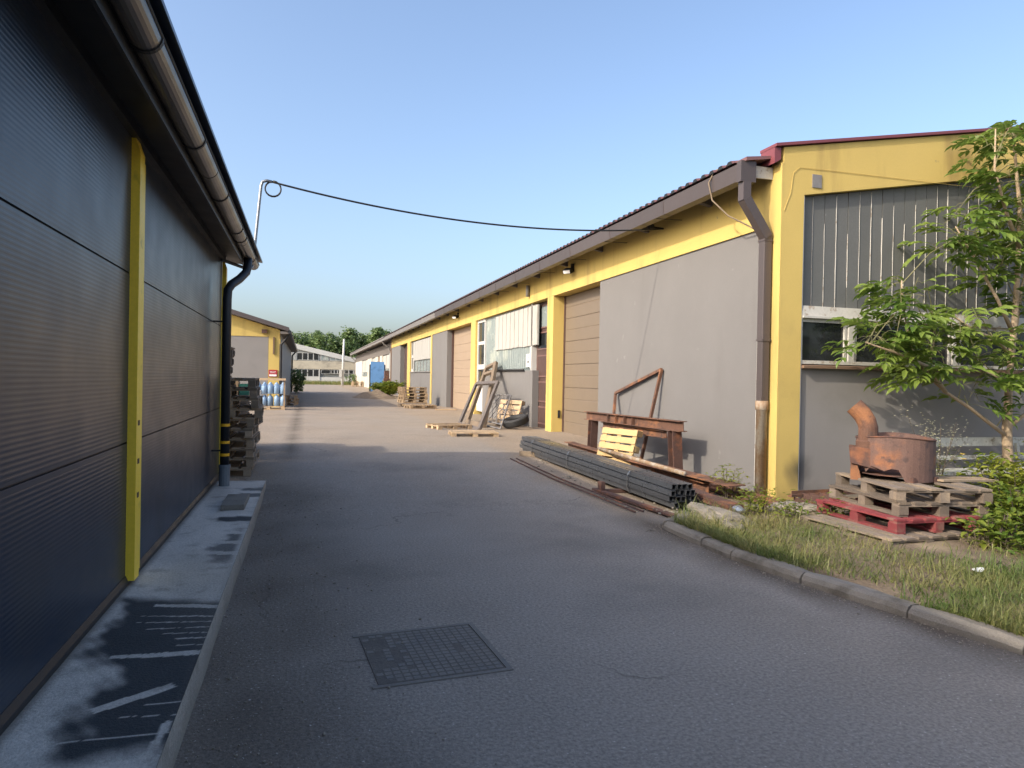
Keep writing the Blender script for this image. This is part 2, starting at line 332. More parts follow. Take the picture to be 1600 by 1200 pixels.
# ------------------------------------------------------------------ dark panel warehouse on the left
XW = -1.15
wh = thing('panel_warehouse', 'dark anthracite sandwich panel warehouse with yellow posts and half round gutter', 'warehouse', (-4, 4, 0))
rows = [(.2, 1.13), (1.13, 2.26), (2.26, 3.24)]
for (y0, y1) in ((-6, -.6), (-.6+.35, 5.16), (5.5, 10.36)):
    for z0, z1 in rows:
        pr = [(0, z0+.006), (.012, z0+.006)]; z = z0+.02
        while z < z1-.03:
            pr += [(.012, z), (.0126, z+.005), (.0126, z+.012), (.012, z+.017)]; z += .0245
        pr += [(.012, z1-.006), (0, z1-.006)]
        part('wall_panel', MB().sheet(pr, (XW, y0, 0), (1, 0, 0), (0, 0, 1), (0, y1-y0, 0)), 'dark_panel', wh)
part('wall_core', B(-9, XW-.004, -6, 10.5, .0, 3.3), 'dark_metal', wh)
part('base_flashing', MB().prism([(0, .168), (.03, .168), (.03, .2), (.016, .235), (0, .235)], (XW, -6, 0), (1, 0, 0), (0, 0, 1), (0, 16.5, 0)), 'dark_metal', wh)
for y0 in (-.6, 5.16, 10.37):
    p = part('post', MB().prism([(0, .2), (.055, .2), (.055, 3.08), (.028, 3.16), (.028, 3.22), (0, 3.22)], (XW+.012, y0, 0), (1, 0, 0), (0, 0, 1), (0, .13, 0)), 'yellow_steel', wh)
    p['label'] = 'yellow steel post'
    part('post_flange', B(XW+.012, XW+.03, y0+.13, y0+.34, .2, 3.08), 'yellow_steel', wh)
    mb = MB()
    for zz in (.75, .98, 1.24): mb.box(XW+.0665, XW+.069, y0+.04, y0+.09, zz, zz+.035)
    part('rivet_plate', mb, 'rust_dark', wh)
part('soffit', MB().prism([(XW, 3.245), (-.83, 3.2), (-.83, 3.225), (XW, 3.275)], (0, -6, 0), (1, 0, 0), (0, 0, 1), (0, 16.9, 0)), 'dark_metal', wh)
part('soffit_trim', B(XW+.012, XW+.06, -6, 10.36, 3.165, 3.24), 'dark_metal', wh)
part('fascia', B(-.86, -.84, -6, 10.95, 3.1, 3.31), 'dark_metal', wh)
part('roof', MB().prism([(-.65, 3.275), (-.65, 3.30), (-5.2, 4.02), (-9.7, 3.3), (-9.7, 3.25), (-5.2, 3.9)], (0, -6, 0), (1, 0, 0), (0, 0, 1), (0, 17.05, 0)), 'dark_panel', wh)
gpts = [(-.775+.078*math.cos(t), 3.235+.078*math.sin(t)) for t in [math.pi+math.pi*i/12 for i in range(13)]]
gin = [(-.775+.072*math.cos(t), 3.235+.072*math.sin(t)) for t in [2*math.pi-math.pi*i/12 for i in range(13)]]
y = -6
while y < 10.9:
    y2 = min(y+2.98, 11.0); gt_ = part('gutter', MB().prism(gpts+gin, (0, y, 0), (1, 0, 0), (0, 0, 1), (0, y2-y, 0)), 'bronze_gutter', wh); y += 3.0
    for f in (.25, .75):
        if 0 < y2-2.9+2.9*f:
            yy = y2-3+3*f; a = [(-.775+.084*math.cos(t), 3.235+.084*math.sin(t)) for t in [math.pi+math.pi*i/10 for i in range(11)]]; b_ = [(-.775+.079*math.cos(t), 3.235+.079*math.sin(t)) for t in [2*math.pi-math.pi*i/10 for i in range(11)]]
            part('gutter_bracket', MB().prism(a+b_, (0, yy, 0), (1, 0, 0), (0, 0, 1), (0, .03, 0)), 'black', gt_)
part('gutter_lip', MB().tube([(-.697, -6, 3.236), (-.697, 11, 3.236)], .009, 6), 'black', wh)
part('gutter_end', MB().prism(gpts, (0, 11.0, 0), (1, 0, 0), (0, 0, 1), (0, .006, 0)), 'bronze_gutter', wh)
dp = part('downpipe', MB().tube([(-.775, 10.0, 3.17), (-.775, 9.98, 3.05), (-.79, 9.93, 2.97), (-.86, 9.8, 2.86), (-.94, 9.62, 2.76), (-.975, 9.55, 2.68), (-.98, 9.53, 2.55), (-.98, 9.53, .4)], .055, 14), 'grey_plastic', wh, smooth=True); dp['label'] = 'dark round downpipe with yellow tape bands'
M_d = dp.data.materials; M_d[0] = M['dark_metal']
for zz in (.93, .71, .55): part('tape_band', MB().tube([(-.98, 9.53, zz), (-.98, 9.53, zz+.035)], .058, 14), 'tape', dp)
part('pipe_socket', MB().tube([(-.98, 9.53, .17), (-.98, 9.53, .4), (-.98, 9.53, .41), (-.98, 9.53, .44)], [.066, .068, .074, .074], 14), 'grey_plastic', dp)
for zz in (.62, 2.27): part('pipe_clip', MB().bar((-1.14, 9.53, zz), (-.93, 9.53, zz), .025, .02), 'black', dp)
ms = part('cable_mast', MB().tube([(-1.13, 10.2, 3.16), (-.85, 10.45, 3.10), (-.77, 10.55, 3.12), (-.745, 10.6, 3.2), (-.74, 10.62, 3.4), (-.665, 10.64, 4.33), (-.645, 10.64, 4.39), (-.59, 10.64, 4.41), (-.52, 10.64, 4.40)], .022, 10), 'galvanised', None, smooth=True)
tag(ms, 'bent galvanised pipe mast above the dark eave holding the overhead cable', 'mast')
# plinth
pv = []; pp = []; pg = []; ys = frange(-5, 2.4, .1)+frange(2.41, 5.2, .01)+frange(5.22, 9.95, .025); xs = frange(-1.15, -.50, .0125)
R = random.Random(2)
lines = [(4.6, .035, -.25), (4.42, .012, -.2), (4.33, .009, -.15), (4.24, .008, -.1), (4.15, .009, -.15), (4.07, .012, -.12), (3.97, .008, -.1), (3.86, .035, -.06), (3.3, .006, 0.), (3.18, .006, -.1), (3.03, .008, 0.)]
def paint(x, y):
    n = .02*wob(x*6, y*6)+.012*wob(x*23+1, y*25)
    m = ss(-.06, .09, min(y-2.9-.2*(x+.5), 4.72-.3*(x+.5)-y)+n)*ss(-.08, .06, x+n*3+(1.05 if y > 3.9 else .86+.19*ss(3.6, 3.95, y)))
    for c, wd, sl_ in lines:
        if abs(y-(c+sl_*(x+.5)))+R.uniform(0, .006) < wd*(.6+.4*ss(-.95, -.6, x)) and x > -.78-.14*math.sin(c*9)-(.16 if wd > .03 else 0): m *= .15
    for (ax_, ay_, bx_, by_, wd) in ((-.84, 3.28, -.56, 3.48, .03), (-.55, 2.79, -.52, 3.13, .016)):
        d = Vector((bx_-ax_, by_-ay_)); t = ((x-ax_)*d.x+(y-ay_)*d.y)/d.length_squared
        if 0 < t < 1 and abs((x-ax_)*d.y-(y-ay_)*d.x)/d.length < wd: m *= .08
    m2 = ss(-.05, .1, n+min(y-5.6, 6.9-y)*.4)*ss(-.74, -.62, x+n*3)*(.25+.75*(math.sin(y*17+x*4) > -.6))*ss(-.5, -.56, x)
    m3 = ss(0, .05, n+min(y-7.2, 7.5-y)*.6)*ss(-.86, -.8, x+n)
    m4 = ss(0, .05, n+min(y-8.55, 9.35-y)*.4)*ss(-.78, -.7, x+n)*(math.sin(y*14+x*3) > -.2)
    return min(1, max(m, m2*.8, m3, m4*.8))
for y in ys:
    for x in xs:
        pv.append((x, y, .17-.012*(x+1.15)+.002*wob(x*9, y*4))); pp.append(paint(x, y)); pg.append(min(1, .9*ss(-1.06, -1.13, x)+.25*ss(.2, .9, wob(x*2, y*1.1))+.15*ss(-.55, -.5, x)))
n_ = len(xs); pf = [(j*n_+i, j*n_+i+1, (j+1)*n_+i+1, (j+1)*n_+i) for j in range(len(ys)-1) for i in range(n_-1)]
# sides: outer face and far end
b00 = len(pv)
for y in ys:
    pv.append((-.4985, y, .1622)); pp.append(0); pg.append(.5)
b0 = len(pv)
for y in ys:
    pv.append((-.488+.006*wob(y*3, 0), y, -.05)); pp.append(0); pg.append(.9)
for j in range(len(ys)-1): pf.append((b0+j, b0+j+1, b00+j+1, b00+j))
b1 = len(pv)
for x in xs: pv.append((x, 9.955, -.05)); pp.append(0); pg.append(.3)
for i in range(n_-1): pf.append((b1+i+1, b1+i, (len(ys)-1)*n_+i, (len(ys)-1)*n_+i+1))
me = bpy.data.meshes.new('concrete_plinth'); me.from_pydata(pv, [], pf); me.update()
for nm, dat in (('paint', pp), ('grime', pg)):
    a = me.attributes.new(nm, 'FLOAT', 'POINT'); a.data.foreach_set('value', dat)
me.materials.append(M['concrete_pale']); o = bpy.data.objects.new('concrete_plinth', me); C.objects.link(o)
tag(o, 'pale concrete plinth strip with black spray paint marks along the dark warehouse', 'plinth')
o = part('concrete_block', B(-.835, -.60, 7.8, 8.5, .166, .225), 'concrete_old', bev=.008); o.data.materials[0] = M['kerb_concrete']; tag(o, 'grey concrete slab lying on the painted plinth', 'slab')
# loose gravel at the plinth and kerb
mb = MB(); R = random.Random(8)
for i in range(1100):
    if i < 650: x = -.5+abs(R.gauss(0, .45))+.02; y = R.uniform(2, 9.8)
    else: y = R.uniform(2.4, 7.3); x = kerbx(y)-.1-abs(R.gauss(0, .1))
    s_ = R.uniform(.003, .008)*(1 if R.random() < .92 else 1.6); mb.rock((x, y, s_*.5+gz(y)+.002), s_, s_*R.uniform(.6, 1), s_*.7, R.uniform(0, 6), i, 1)
o = part('gravel', mb, 'concrete_old'); tag(o, 'loose pale gravel scattered beside plinth and kerb', 'gravel', None, 'stuff')

# ------------------------------------------------------------------ yellow and grey workshop row on the right
XR = 6.15; YG = 7.94
ws = thing('workshop_row', 'long yellow and grey workshop with brown gutter, gates and corrugated maroon roof', 'workshop', (XR, YG, 0))
part('wall_core', B(6.62, 17.4, 8.2, 52.4, -.3, 4.5), 'gable_grey', ws)
def W_(name, y0, y1, z0, z1, m, x0=XR, x1=6.6, par=None, bev=0): return part(name, B(x0, x1, y0, y1, z0, z1), m, par or ws, bev=bev)
W_('lintel_beam', 8.2, 52.3, 3.79, 4.56, 'yellow_paint', XR-.03)
W_('grey_wall', 8.2, 13.99, -.2, 3.79, 'grey_render')
W_('cover_strip', 8.36, 8.42, .12, 3.3, 'white_wood', XR-.02, XR-.001)
W_('pillar', 16.9, 17.36, 0, 3.789, 'yellow_paint', XR-.03, bev=.01)
# gate with sections
def gate(y0, y1, z0, m, nsec, x=6.45):
    g_ = part('gate', B(x+.045, x+.1, y0, y1, z0, 3.789), m, ws); h = (3.78-z0)/nsec
    for i in range(nsec):
        a = z0+i*h; pr = [(0, a+.004), (-.004, a+.012), (-.004, a+h*.5-.012), (.004, a+h*.5), (-.004, a+h*.5+.012), (-.004, a+h-.012), (0, a+h-.004), (.04, a+h-.004), (.04, a+.004)]
        part('gate_section', MB().prism(pr, (x, y0, 0), (1, 0, 0), (0, 0, 1), (0, y1-y0, 0)), m, g_)
    return g_
g1 = gate(13.99, 16.9, .24, 'gate_brown', 6); g1['label'] = 'brown sectional gate'
W_('gate_rail', 16.83, 16.899, .22, 3.78, 'door_maroon', 6.42, 6.449)
part('gate_lock', MB().box(6.3, 6.36, 16.885, 16.899, .62, .82).tube([(6.33, 16.87, .65), (6.33, 16.86, .72), (6.33, 16.88, .78)], .012, 6), 'black', ws)
# maroon door
d_ = W_('door', 17.36, 18.88, .24, 3.789, 'door_maroon', 6.36, 6.5); d_['label'] = 'tall maroon door with glass top'
for z0, z1, m_ in ((3.05, 3.70, 'pane_pale'), (2.45, 2.95, 'pane'), (1.68, 2.3, 'door_maroon'), (.98, 1.56, 'door_maroon'), (.36, .86, 'door_maroon')):
    mb = MB(); y0, y1 = 17.5, 18.76; t = .04
    mb.box(6.335, 6.36, y0, y1, z0, z0+t).box(6.335, 6.36, y0, y1, z1-t, z1).box(6.335, 6.36, y0, y0+t, z0+t, z1-t).box(6.335, 6.36, y1-t, y1, z0+t, z1-t)
    part('panel_frame', mb, 'door_frame', d_)
    part('pane' if m_ != 'door_maroon' else 'door_panel', B(6.345, 6.359, y0+t, y1-t, z0+t, z1-t), m_, d_)
part('handle', MB().bar((6.32, 18.68, 1.28), (6.32, 18.68, 1.42), .03, .03), 'black', d_)
W_('door_jamb', 18.88, 18.95, .2, 3.789, 'white_frame', 6.2, 6.5)
# window wall one
W_('low_wall', 18.6, 24.35, .1, 1.87, 'grey_render', XR, 6.34)
wd = W_('glazing', 18.95, 24.3, 1.872, 3.79, 'pane_pale', 6.28, 6.32)
mb = MB(); pr = []
y = 0
while y < 5.3: pr += [(y, 0), (y+.03, -.02), (y+.11, -.02), (y+.14, 0)]; y += .2
part('ribbed_glass', MB().sheet(pr, (6.262, 18.96, 1.93), (0, 1, 0), (1, 0, 0), (0, 0, 1.85)), 'pane_pale', wd)
sh = part('white_cladding', B(6.235, 6.255, 18.4, 22.92, 2.58, 3.73), 'far_grey', ws); sh['label'] = 'white board cladding over the glazing'
for i in range(20): part('cladding_board', B(6.2+.006*(i % 2), 6.234, 18.405+i*.2255, 18.405+i*.2255+.2, 2.585+RND.uniform(-.015, .01), 3.72), 'white_sheet', sh)
fr = part('window_frame', MB().box(6.2, 6.26, 24.3, 24.4, 1.9, 3.789).box(6.2, 6.26, 25.34, 25.45, .4, 3.789).box(6.2, 6.26, 24.4, 25.34, 3.68, 3.789).box(6.2, 6.26, 24.4, 25.34, 2.86, 2.98).box(6.2, 6.26, 24.4, 25.34, 1.95, 2.13).box(6.2, 6.26, 24.4, 25.34, .4, 1.28).box(6.2, 6.26, 18.95, 19.03, 1.93, 2.55), 'white_frame', ws)
for z0, z1 in ((2.98, 3.68), (2.13, 2.86), (1.28, 1.95)): part('pane', B(6.24, 6.255, 24.4, 25.34, z0, z1), 'pane', fr)
part('sill_pipe', MB().tube([(6.1, 19.3, 1.885), (6.1, 24.7, 1.9)], .03, 8), 'black', ws, smooth=True)
part('notice', B(6.195, 6.199, 18.98, 19.35, 1.98, 2.35), 'sign_white', ws)
part('notice_mark', MB().box(6.19, 6.194, 19.1, 19.22, 2.08, 2.16).box(6.19, 6.194, 19.1, 19.22, 2.22, 2.25), 'black', ws)
W_('pillar', 25.46, 26.2, .1, 3.789, 'yellow_paint', XR-.03)
g2 = gate(26.2, 31.05, .27, 'gate_beige', 5); g2['label'] = 'beige sectional gate'
W_('gate_rail', 30.93, 31.04, .25, 3.78, 'door_maroon', 6.36, 6.445)
W_('grey_wall', 31.05, 34.9, .0, 3.789, 'grey_render')
W_('pillar', 34.9, 35.25, .1, 3.789, 'yellow_paint', XR-.03)
W_('low_wall', 35.25, 42.5, .1, 1.93, 'grey_render', XR, 6.34)
wd = W_('glazing', 35.3, 42.5, 1.95, 3.789, 'pane_pale', 6.28, 6.32)
for yy in frange(36.2, 41.5, 1.06): part('glazing_bar', B(6.26, 6.279, yy, yy+.05, 1.95, 2.62), 'grey_zinc', wd)
sh = part('white_cladding', B(6.235, 6.255, 35.42, 41.7, 2.61, 3.75), 'far_grey', ws)
for i in range(18): part('cladding_board', B(6.2+.006*(i % 2), 6.234, 35.43+i*.348, 35.43+i*.348+.31, 2.615, 3.745), 'white_sheet', sh)
fr = part('window_frame', MB().box(6.2, 6.26, 41.75, 41.85, 1.95, 3.789).box(6.2, 6.26, 42.4, 42.5, 1.5, 3.789).box(6.2, 6.26, 41.85, 42.4, 2.8, 2.95).box(6.2, 6.26, 41.85, 42.4, 1.95, 2.1).box(6.2, 6.26, 35.26, 35.4, 1.95, 3.7), 'white_frame', ws)
for z0, z1 in ((2.95, 3.78), (2.1, 2.8)): part('pane', B(6.235, 6.25, 41.85, 42.4, z0, z1), 'pane', fr)
part('sill', B(6.1, 6.2, 35.3, 42.4, 1.9, 1.948), 'grey_zinc', ws)
W_('pillar', 42.55, 43.8, .1, 3.789, 'yellow_paint', XR-.03)
g3 = gate(43.8, 47.35, .3, 'door_maroon', 5); g3['label'] = 'dark brown sectional gate'
W_('grey_wall', 47.35, 52.3, .0, 3.789, 'grey_render')
W_('end_post', 52.32, 52.75, .1, 4.5, 'brown_wood', XR-.05, 6.5)
# eaves
XG0, XG1 = 5.6, 5.76
def roofz(x): return 4.6+.175*(x-5.55) if x < 12 else 4.6+.175*(6.45)-.175*(x-12)
y = 8.16; k = 0
while y < 52.6:
    y2 = min(y+2.1, 52.6); near = y < 31
    g_ = part('gutter', MB().prism([(XG0, 4.36), (XG1, 4.36), (XG1, 4.56), (XG1-.008, 4.56), (XG1-.008, 4.368), (XG0+.008, 4.368), (XG0-.012, 4.585), (XG0-.022, 4.585)], (0, y, 0), (1, 0, 0), (0, 0, 1), (0, y2-y-.006, 0)), 'brown_metal' if near else 'grey_zinc', ws)
    part('gutter_joint', MB().prism([(XG0-.006, 4.352), (XG1, 4.352), (XG1, 4.358), (XG0, 4.358), (XG0-.02, 4.575), (XG0-.027, 4.575)], (0, y2-.05, 0), (1, 0, 0), (0, 0, 1), (0, .035, 0)), 'brown_metal' if near else 'grey_zinc', g_)
    y += 2.1
for i in range(21):
    yy = 9.6+i*2.1
    part('rafter_tail', MB().prism([(5.78, 4.46), (6.12, 4.40), (6.12, 4.57), (5.78, 4.56)], (0, yy, 0), (1, 0, 0), (0, 0, 1), (0, .1, 0)), 'soffit_wood', ws)
    part('gutter_strap', MB().bar((5.62, yy+.9, 4.354), (6.1, yy+.9, 4.37), .02, .008), 'black', ws)
part('soffit', MB().prism([(5.62, 4.575), (6.6, 4.575), (6.6, 4.595), (5.62, 4.595)], (0, 8.2, 0), (1, 0, 0), (0, 0, 1), (0, 44.3, 0)), 'soffit_wood', ws)
mb = MB(); pr = []; y = 8.2
while y < 52.5: pr += [(y, 0), (y+.05, .0), (y+.085, .05), (y+.155, .05), (y+.19, 0)]; y += .22
sl_ = math.sqrt(1+.175**2)
part('corrugated_roof', MB().sheet(pr, (5.55, 0, 4.61), (0, 1, 0), (0, 0, 1), (6.45, 0, 6.45*.175)).sheet(pr, (18.45, 0, 4.61), (0, 1, 0), (0, 0, 1), (-6.45, 0, 6.45*.175)), 'roof_maroon', ws)
mb = MB(); y = 8.2
while y < 52.5:
    mb.quad((5.552, y+.04, 4.612), (5.552, y+.2, 4.612), (5.552, y+.155, 4.658), (5.552, y+.085, 4.658)); y += .22
o = part('rib_ends', mb, 'black', ws); o['kind'] = 'stuff'
# gable end
lz = lambda x: 4.2+.171*(x-6.5)
tz = lambda x: 4.81+.175*(x-6.15) if x < 12 else 4.81+.175*5.85-.175*(x-12)
def grid_wall(name, x0, x1, z0, z1, y, m, maskf, st=.03):
    xs_ = frange(x0, x1, st); zs_ = frange(z0, z1, st); v = [(x, y, z) for z in zs_ for x in xs_]; n = len(xs_)
    f = [(j*n+i, j*n+i+1, (j+1)*n+i+1, (j+1)*n+i) for j in range(len(zs_)-1) for i in range(n-1)]
    k = len(v); 
    v += [(x0, y+.24, z0), (x1, y+.24, z0), (x0, y+.24, z1), (x1, y+.24, z1)]
    e = [0, n-1, (len(zs_)-1)*n, len(zs_)*n-1]
    f += [(k, e[0], e[2], k+2), (e[1], k+1, k+3, e[3]), (e[2], e[3], k+3, k+2)]
    me = bpy.data.meshes.new(name); me.from_pydata(v, [], f); me.update(); a = me.attributes.new('dark_mask', 'FLOAT', 'POINT')
    a.data.foreach_set('value', [maskf(p[0], p[2]) for p in v]); me.materials.append(M[m]); o = bpy.data.objects.new(name, me); C.objects.link(o); o.parent = ws; o.location = -Vector(ws.location); return o
def dark_mask(x, z):  # uneven dark patch low at the corner, plus darker towards the bottom
    n = .05*wob(x*7, z*7)+.04*wob(x*19, z*23)
    a = max(0, 1-math.hypot((x-6.5)/.28, (z-.42)/.30)+n*2.2)*1.1
    return min(1, a*.8*ss(.05, .2, z)+.25*ss(.3, .05, z+n))
grid_wall('corner_pillar', 6.15, 6.485, -.2, 4.12, YG, 'yellow_corner', dark_mask)
part('corner_return', B(6.12, 6.149, YG, 8.2, -.2, 4.6), 'yellow_paint', ws)
part('pillar_trim', B(6.486, 6.505, YG+.01, YG+.1, 0, 4.19), 'white_frame', ws)
grid_wall('gable_wall', 6.506, 12.0, .1, 1.83, YG+.05, 'gable_grey', dark_mask, .05)
part('gable_footing', B(6.506, 12, YG+.02, YG+.2, -.2, .1), 'concrete_old', ws)
part('gable_band', MB().prism([(6.15, 4.12), (6.49, 4.12), (6.49, lz(6.49)), (11.6, lz(11.6)), (11.6, 0), (18.3, 0), (18.3, tz(18.3)), (12, tz(12)), (6.15, tz(6.15))], (0, YG+.002, 0), (1, 0, 0), (0, 0, 1), (0, .26, 0)), 'yellow_paint', ws)
part('roof_cap', MB().prism([(6.0, tz(6.15)-.01), (12, tz(12)+.015), (18.5, tz(18.5)+.01), (18.5, tz(18.5)+.045), (12, tz(12)+.055), (6.0, tz(6.15)+.03)], (0, YG-.04, 0), (1, 0, 0), (0, 0, 1), (0, .36, 0)), 'roof_cap', ws)
part('cap_return', MB().prism([(6.0, 4.58), (6.1, 4.64), (6.1, 4.795), (6.0, 4.795)], (0, YG+.0, 0), (1, 0, 0), (0, 0, 1), (0, .3, 0)), 'roof_cap', ws)
part('eave_board', B(5.77, 6.118, 8.13, 8.16, 4.42, 4.58), 'white_wood', ws)
part('eave_flashing', MB().prism([(5.62, 4.60), (6.0, 4.66), (6.0, 4.70), (5.62, 4.65)], (0, 8.02, 0), (1, 0, 0), (0, 0, 1), (0, .25, 0)), 'roof_maroon', ws)
BR = random.Random(4); x = 6.51
while x < 11.58:
    w_ = .196; z1 = lz(x)-.012; z2 = lz(x+w_)-.012; yo = BR.uniform(0, .008)
    b_ = part('board', MB().prism([(x+.002, 2.70), (x+w_-.004, 2.70), (x+w_-.004, z2), (x+.002, z1)], (0, YG+.09+yo, 0), (1, 0, 0), (0, 0, 1), (0, .03, 0)), 'board_grey', ws)
    z0 = 2.7 if BR.random() < .7 else BR.uniform(2.7, 3.0); zt = z2-(BR.uniform(0, .1) if BR.random() < .6 else BR.uniform(.2, .6)); wl = BR.uniform(.002, .0055)
    mb = MB(); n = 9
    for i in range(n+1):
        a = z0+(zt-z0)*i/n; ww = wl*BR.uniform(.3, 1.25)*(1 if 0 < i < n else .3); xx = x+w_-.001+BR.uniform(-.002, .002); mb.v += [(xx-ww, YG+.0835, a), (xx+ww, YG+.0835, a), (xx+ww, YG+.0895+yo, a), (xx-ww, YG+.0895+yo, a)]
    for i in range(n):
        for q_ in range(4): mb.f.append((i*4+q_, i*4+(q_+1) % 4, i*4+4+(q_+1) % 4, i*4+4+q_))
    part('white_batten', mb, 'white_wood', b_)
    x += .2
part('board_backing', MB().prism([(6.5, 2.5), (11.6, 2.5), (11.6, lz(11.6)), (6.5, lz(6.5))], (0, YG+.125, 0), (1, 0, 0), (0, 0, 1), (0, .03, 0)), 'black', ws)
part('rail', MB().prism([(-.03, 2.55), (.1, 2.55), (.1, 2.69), (-.01, 2.69)], (6.506, YG+.03, 0), (0, 1, 0), (0, 0, 1), (5.09, 0, 0)), 'white_wood', ws)
part('rail_lip', B(6.506, 11.58, YG-.02, YG+.1, 2.52, 2.549), 'white_wood', ws)
part('window_sill', MB().prism([(-.05, 1.83), (.1, 1.83), (.1, 1.89), (-.05, 1.865)], (6.506, YG, 0), (0, 1, 0), (0, 0, 1), (5.09, 0, 0)), 'brown_wood', ws)
part('sill_bar', B(6.506, 11.58, YG+.02, YG+.1, 1.891, 1.94), 'white_wood', ws)
for x0, x1 in ((6.507, 7.28), (7.42, 9.17), (9.33, 11.1)):
    fr = part('window_frame', MB().box(x0, x0+.035, YG+.04, YG+.1, 1.94, 2.519).box(x1-.035, x1, YG+.04, YG+.1, 1.94, 2.519).box(x0+.035, x1-.035, YG+.04, YG+.1, 2.47, 2.519), 'white_wood', ws)
    part('pane', B(x0+.035, x1-.035, YG+.07, YG+.08, 1.94, 2.47), 'pane', fr)
for xx in (7.30, 9.19, 11.12): part('mullion', B(xx, xx+.10, YG+.02, YG+.1, 1.94, 2.519), 'white_wood', ws)
part('vent_plate', B(6.61, 6.76, YG-.012, YG+.001, 4.31, 4.49), 'grey_zinc', ws)
part('wall_wire', MB().tube([(11.0, YG-.006, 4.62), (9, YG-.006, 4.585), (7.0, YG-.006, 4.57), (6.4, YG-.006, 4.56), (6.3, YG-.006, 4.48), (6.26, YG-.006, 4.2), (6.16, YG-.006, 3.95)], .003, 5), 'yellow_paint', ws)
# brown box downpipe and rusty lower pipe
dq = part('box_downpipe', MB().box(5.565, 5.80, 8.06, 8.159, 4.33, 4.61), 'brown_metal', ws); dq['label'] = 'brown box section downpipe'
part('outlet', MB().bar((5.66, 8.11, 4.33), (5.66, 8.11, 4.08), .12, .12, (0, 1, 0)), 'brown_metal', dq)
part('pipe_elbow', MB().bar((5.66, 8.11, 4.11), (6.03, 8.13, 3.62), .13, .13, (0, 1, 0)), 'brown_metal', dq)
part('pipe_section', MB().box(5.97, 6.095, 8.08, 8.21, 2.2, 3.67), 'brown_metal', dq, bev=.01)
part('pipe_section', MB().box(5.973, 6.092, 8.083, 8.207, 1.35, 2.199), 'brown_metal', dq, bev=.01)
part('pipe_collar', MB().box(5.963, 6.102, 8.073, 8.217, 2.19, 2.22).box(5.963, 6.102, 8.073, 8.217, 3.56, 3.58), 'brown_metal', dq)
part('rusty_pipe', MB().tube([(6.03, 8.145, -.05), (6.03, 8.145, 1.24), (6.03, 8.145, 1.245), (6.03, 8.145, 1.37)], [.075, .075, .088, .088], 16), 'rust_pipe', dq, smooth=True)['label'] = 'rusty round pipe foot'
part('gutter_cable', MB().tube([(6.05, 8.2, 4.72), (5.75, 8.5, 4.73), (5.6, 8.75, 4.66), (5.55, 8.82, 4.5), (5.6, 8.8, 4.25), (5.75, 8.62, 4.0), (5.95, 8.48, 3.86), (6.11, 8.4, 3.76), (6.12, 8.4, 3.6)], .012, 7), 'cable_tan', ws, smooth=True)
# eave lamps
def lamp(y, z, lab, big=True):
    t = thing('flood_lamp', lab, 'lamp', (6.1, y, z))
    part('bracket', MB().box(6.05, 6.119, y-.03, y+.03, z-.05, z+.12), 'black', t)
    part('lamp_head', MB().bar((6.04, y+.05, z-.02), (5.9, y-.1, z-.1), .2, .1), 'black', t)
    part('lens', MB().bar((5.9, y-.1, z-.1), (5.89, y-.108, z-.105), .17, .075), 'sign_white', t)
lamp(15.5, 4.28, 'black floodlight on the yellow beam above the brown sectional gate')
lamp(28.5, 4.24, 'small black floodlight on the yellow beam above the beige gate')
t = thing('wall_lamp', 'grey cylindrical wall lamp above the maroon door', 'lamp', (6.1, 18.9, 4.05))
part('lamp_body', MB().tube([(6.06, 18.9, 3.98), (6.06, 18.9, 4.3)], .055, 10), 'grey_zinc', t, smooth=True); part('bracket', B(6.08, 6.119, 18.87, 18.93, 4.1, 4.2), 'black', t)

# old workshop continuing the row
ow = thing('old_workshop', 'faded cream workshop continuing beyond the yellow row with white window sheets', 'workshop', (6.3, 73, .3))
part('wall_core', B(6.6, 17, 52.8, 94, 0, 4.3), 'gable_grey', ow)
part('wall', B(6.3, 6.59, 52.8, 94, .2, 1.6), 'cream_wall', ow)
part('upper_wall', B(6.3, 6.59, 52.8, 94, 3.45, 4.3), 'soffit_wood', ow)
for y0, y1, m_ in ((53.0, 55.2, 'far_grey'), (60.4, 62.4, 'cream_wall'), (64.2, 66.6, 'cream_wall'), (70.5, 75, 'cream_wall'), (83, 94, 'far_white')): part('pier', B(6.29, 6.59, y0, y1, 1.6, 3.45), m_, ow)
for y0, y1, zb in ((55.2, 60.4, 2.3), (66.6, 70.5, 2.0), (75, 83, 2.1)):
    w_ = part('window', B(6.4, 6.5, y0, y1, 1.6, 3.45), 'pane_pale', ow); part('white_sheet', B(6.36, 6.399, y0+.15, y1-.15, zb, 3.4), 'white_sheet', w_)
    part('glazing_bar', B(6.35, 6.359, (y0+y1)/2-.05, (y0+y1)/2+.05, 1.6, 3.45), 'soffit_wood', w_)
part('door', B(6.38, 6.5, 62.4, 64.2, .3, 3.45), 'brown_wood', ow)
part('gutter', B(5.6, 5.75, 52.65, 94.5, 4.38, 4.56), 'grey_zinc', ow)
part('roof', MB().prism([(5.55, 4.58), (12, 5.7), (18.4, 4.58), (18.4, 4.65), (12, 5.77), (5.55, 4.65)], (0, 52.56, 0), (1, 0, 0), (0, 0, 1), (0, 42, 0)), 'grey_zinc', ow)
part('soffit', B(5.76, 6.6, 52.6, 94.3, 4.5, 4.57), 'soffit_wood', ow)
part('downpipe', MB().tube([(5.68, 54.5, 4.38), (5.8, 54.5, 4.15), (6.2, 54.5, 3.9), (6.24, 54.5, 3.6)], .06, 8), 'grey_zinc', ow)
part('downpipe', MB().tube([(5.68, 93.8, 4.38), (5.75, 93.8, 4.1), (6.2, 93.8, 3.7), (6.24, 93.8, .5)], .07, 8), 'grey_zinc', ow)

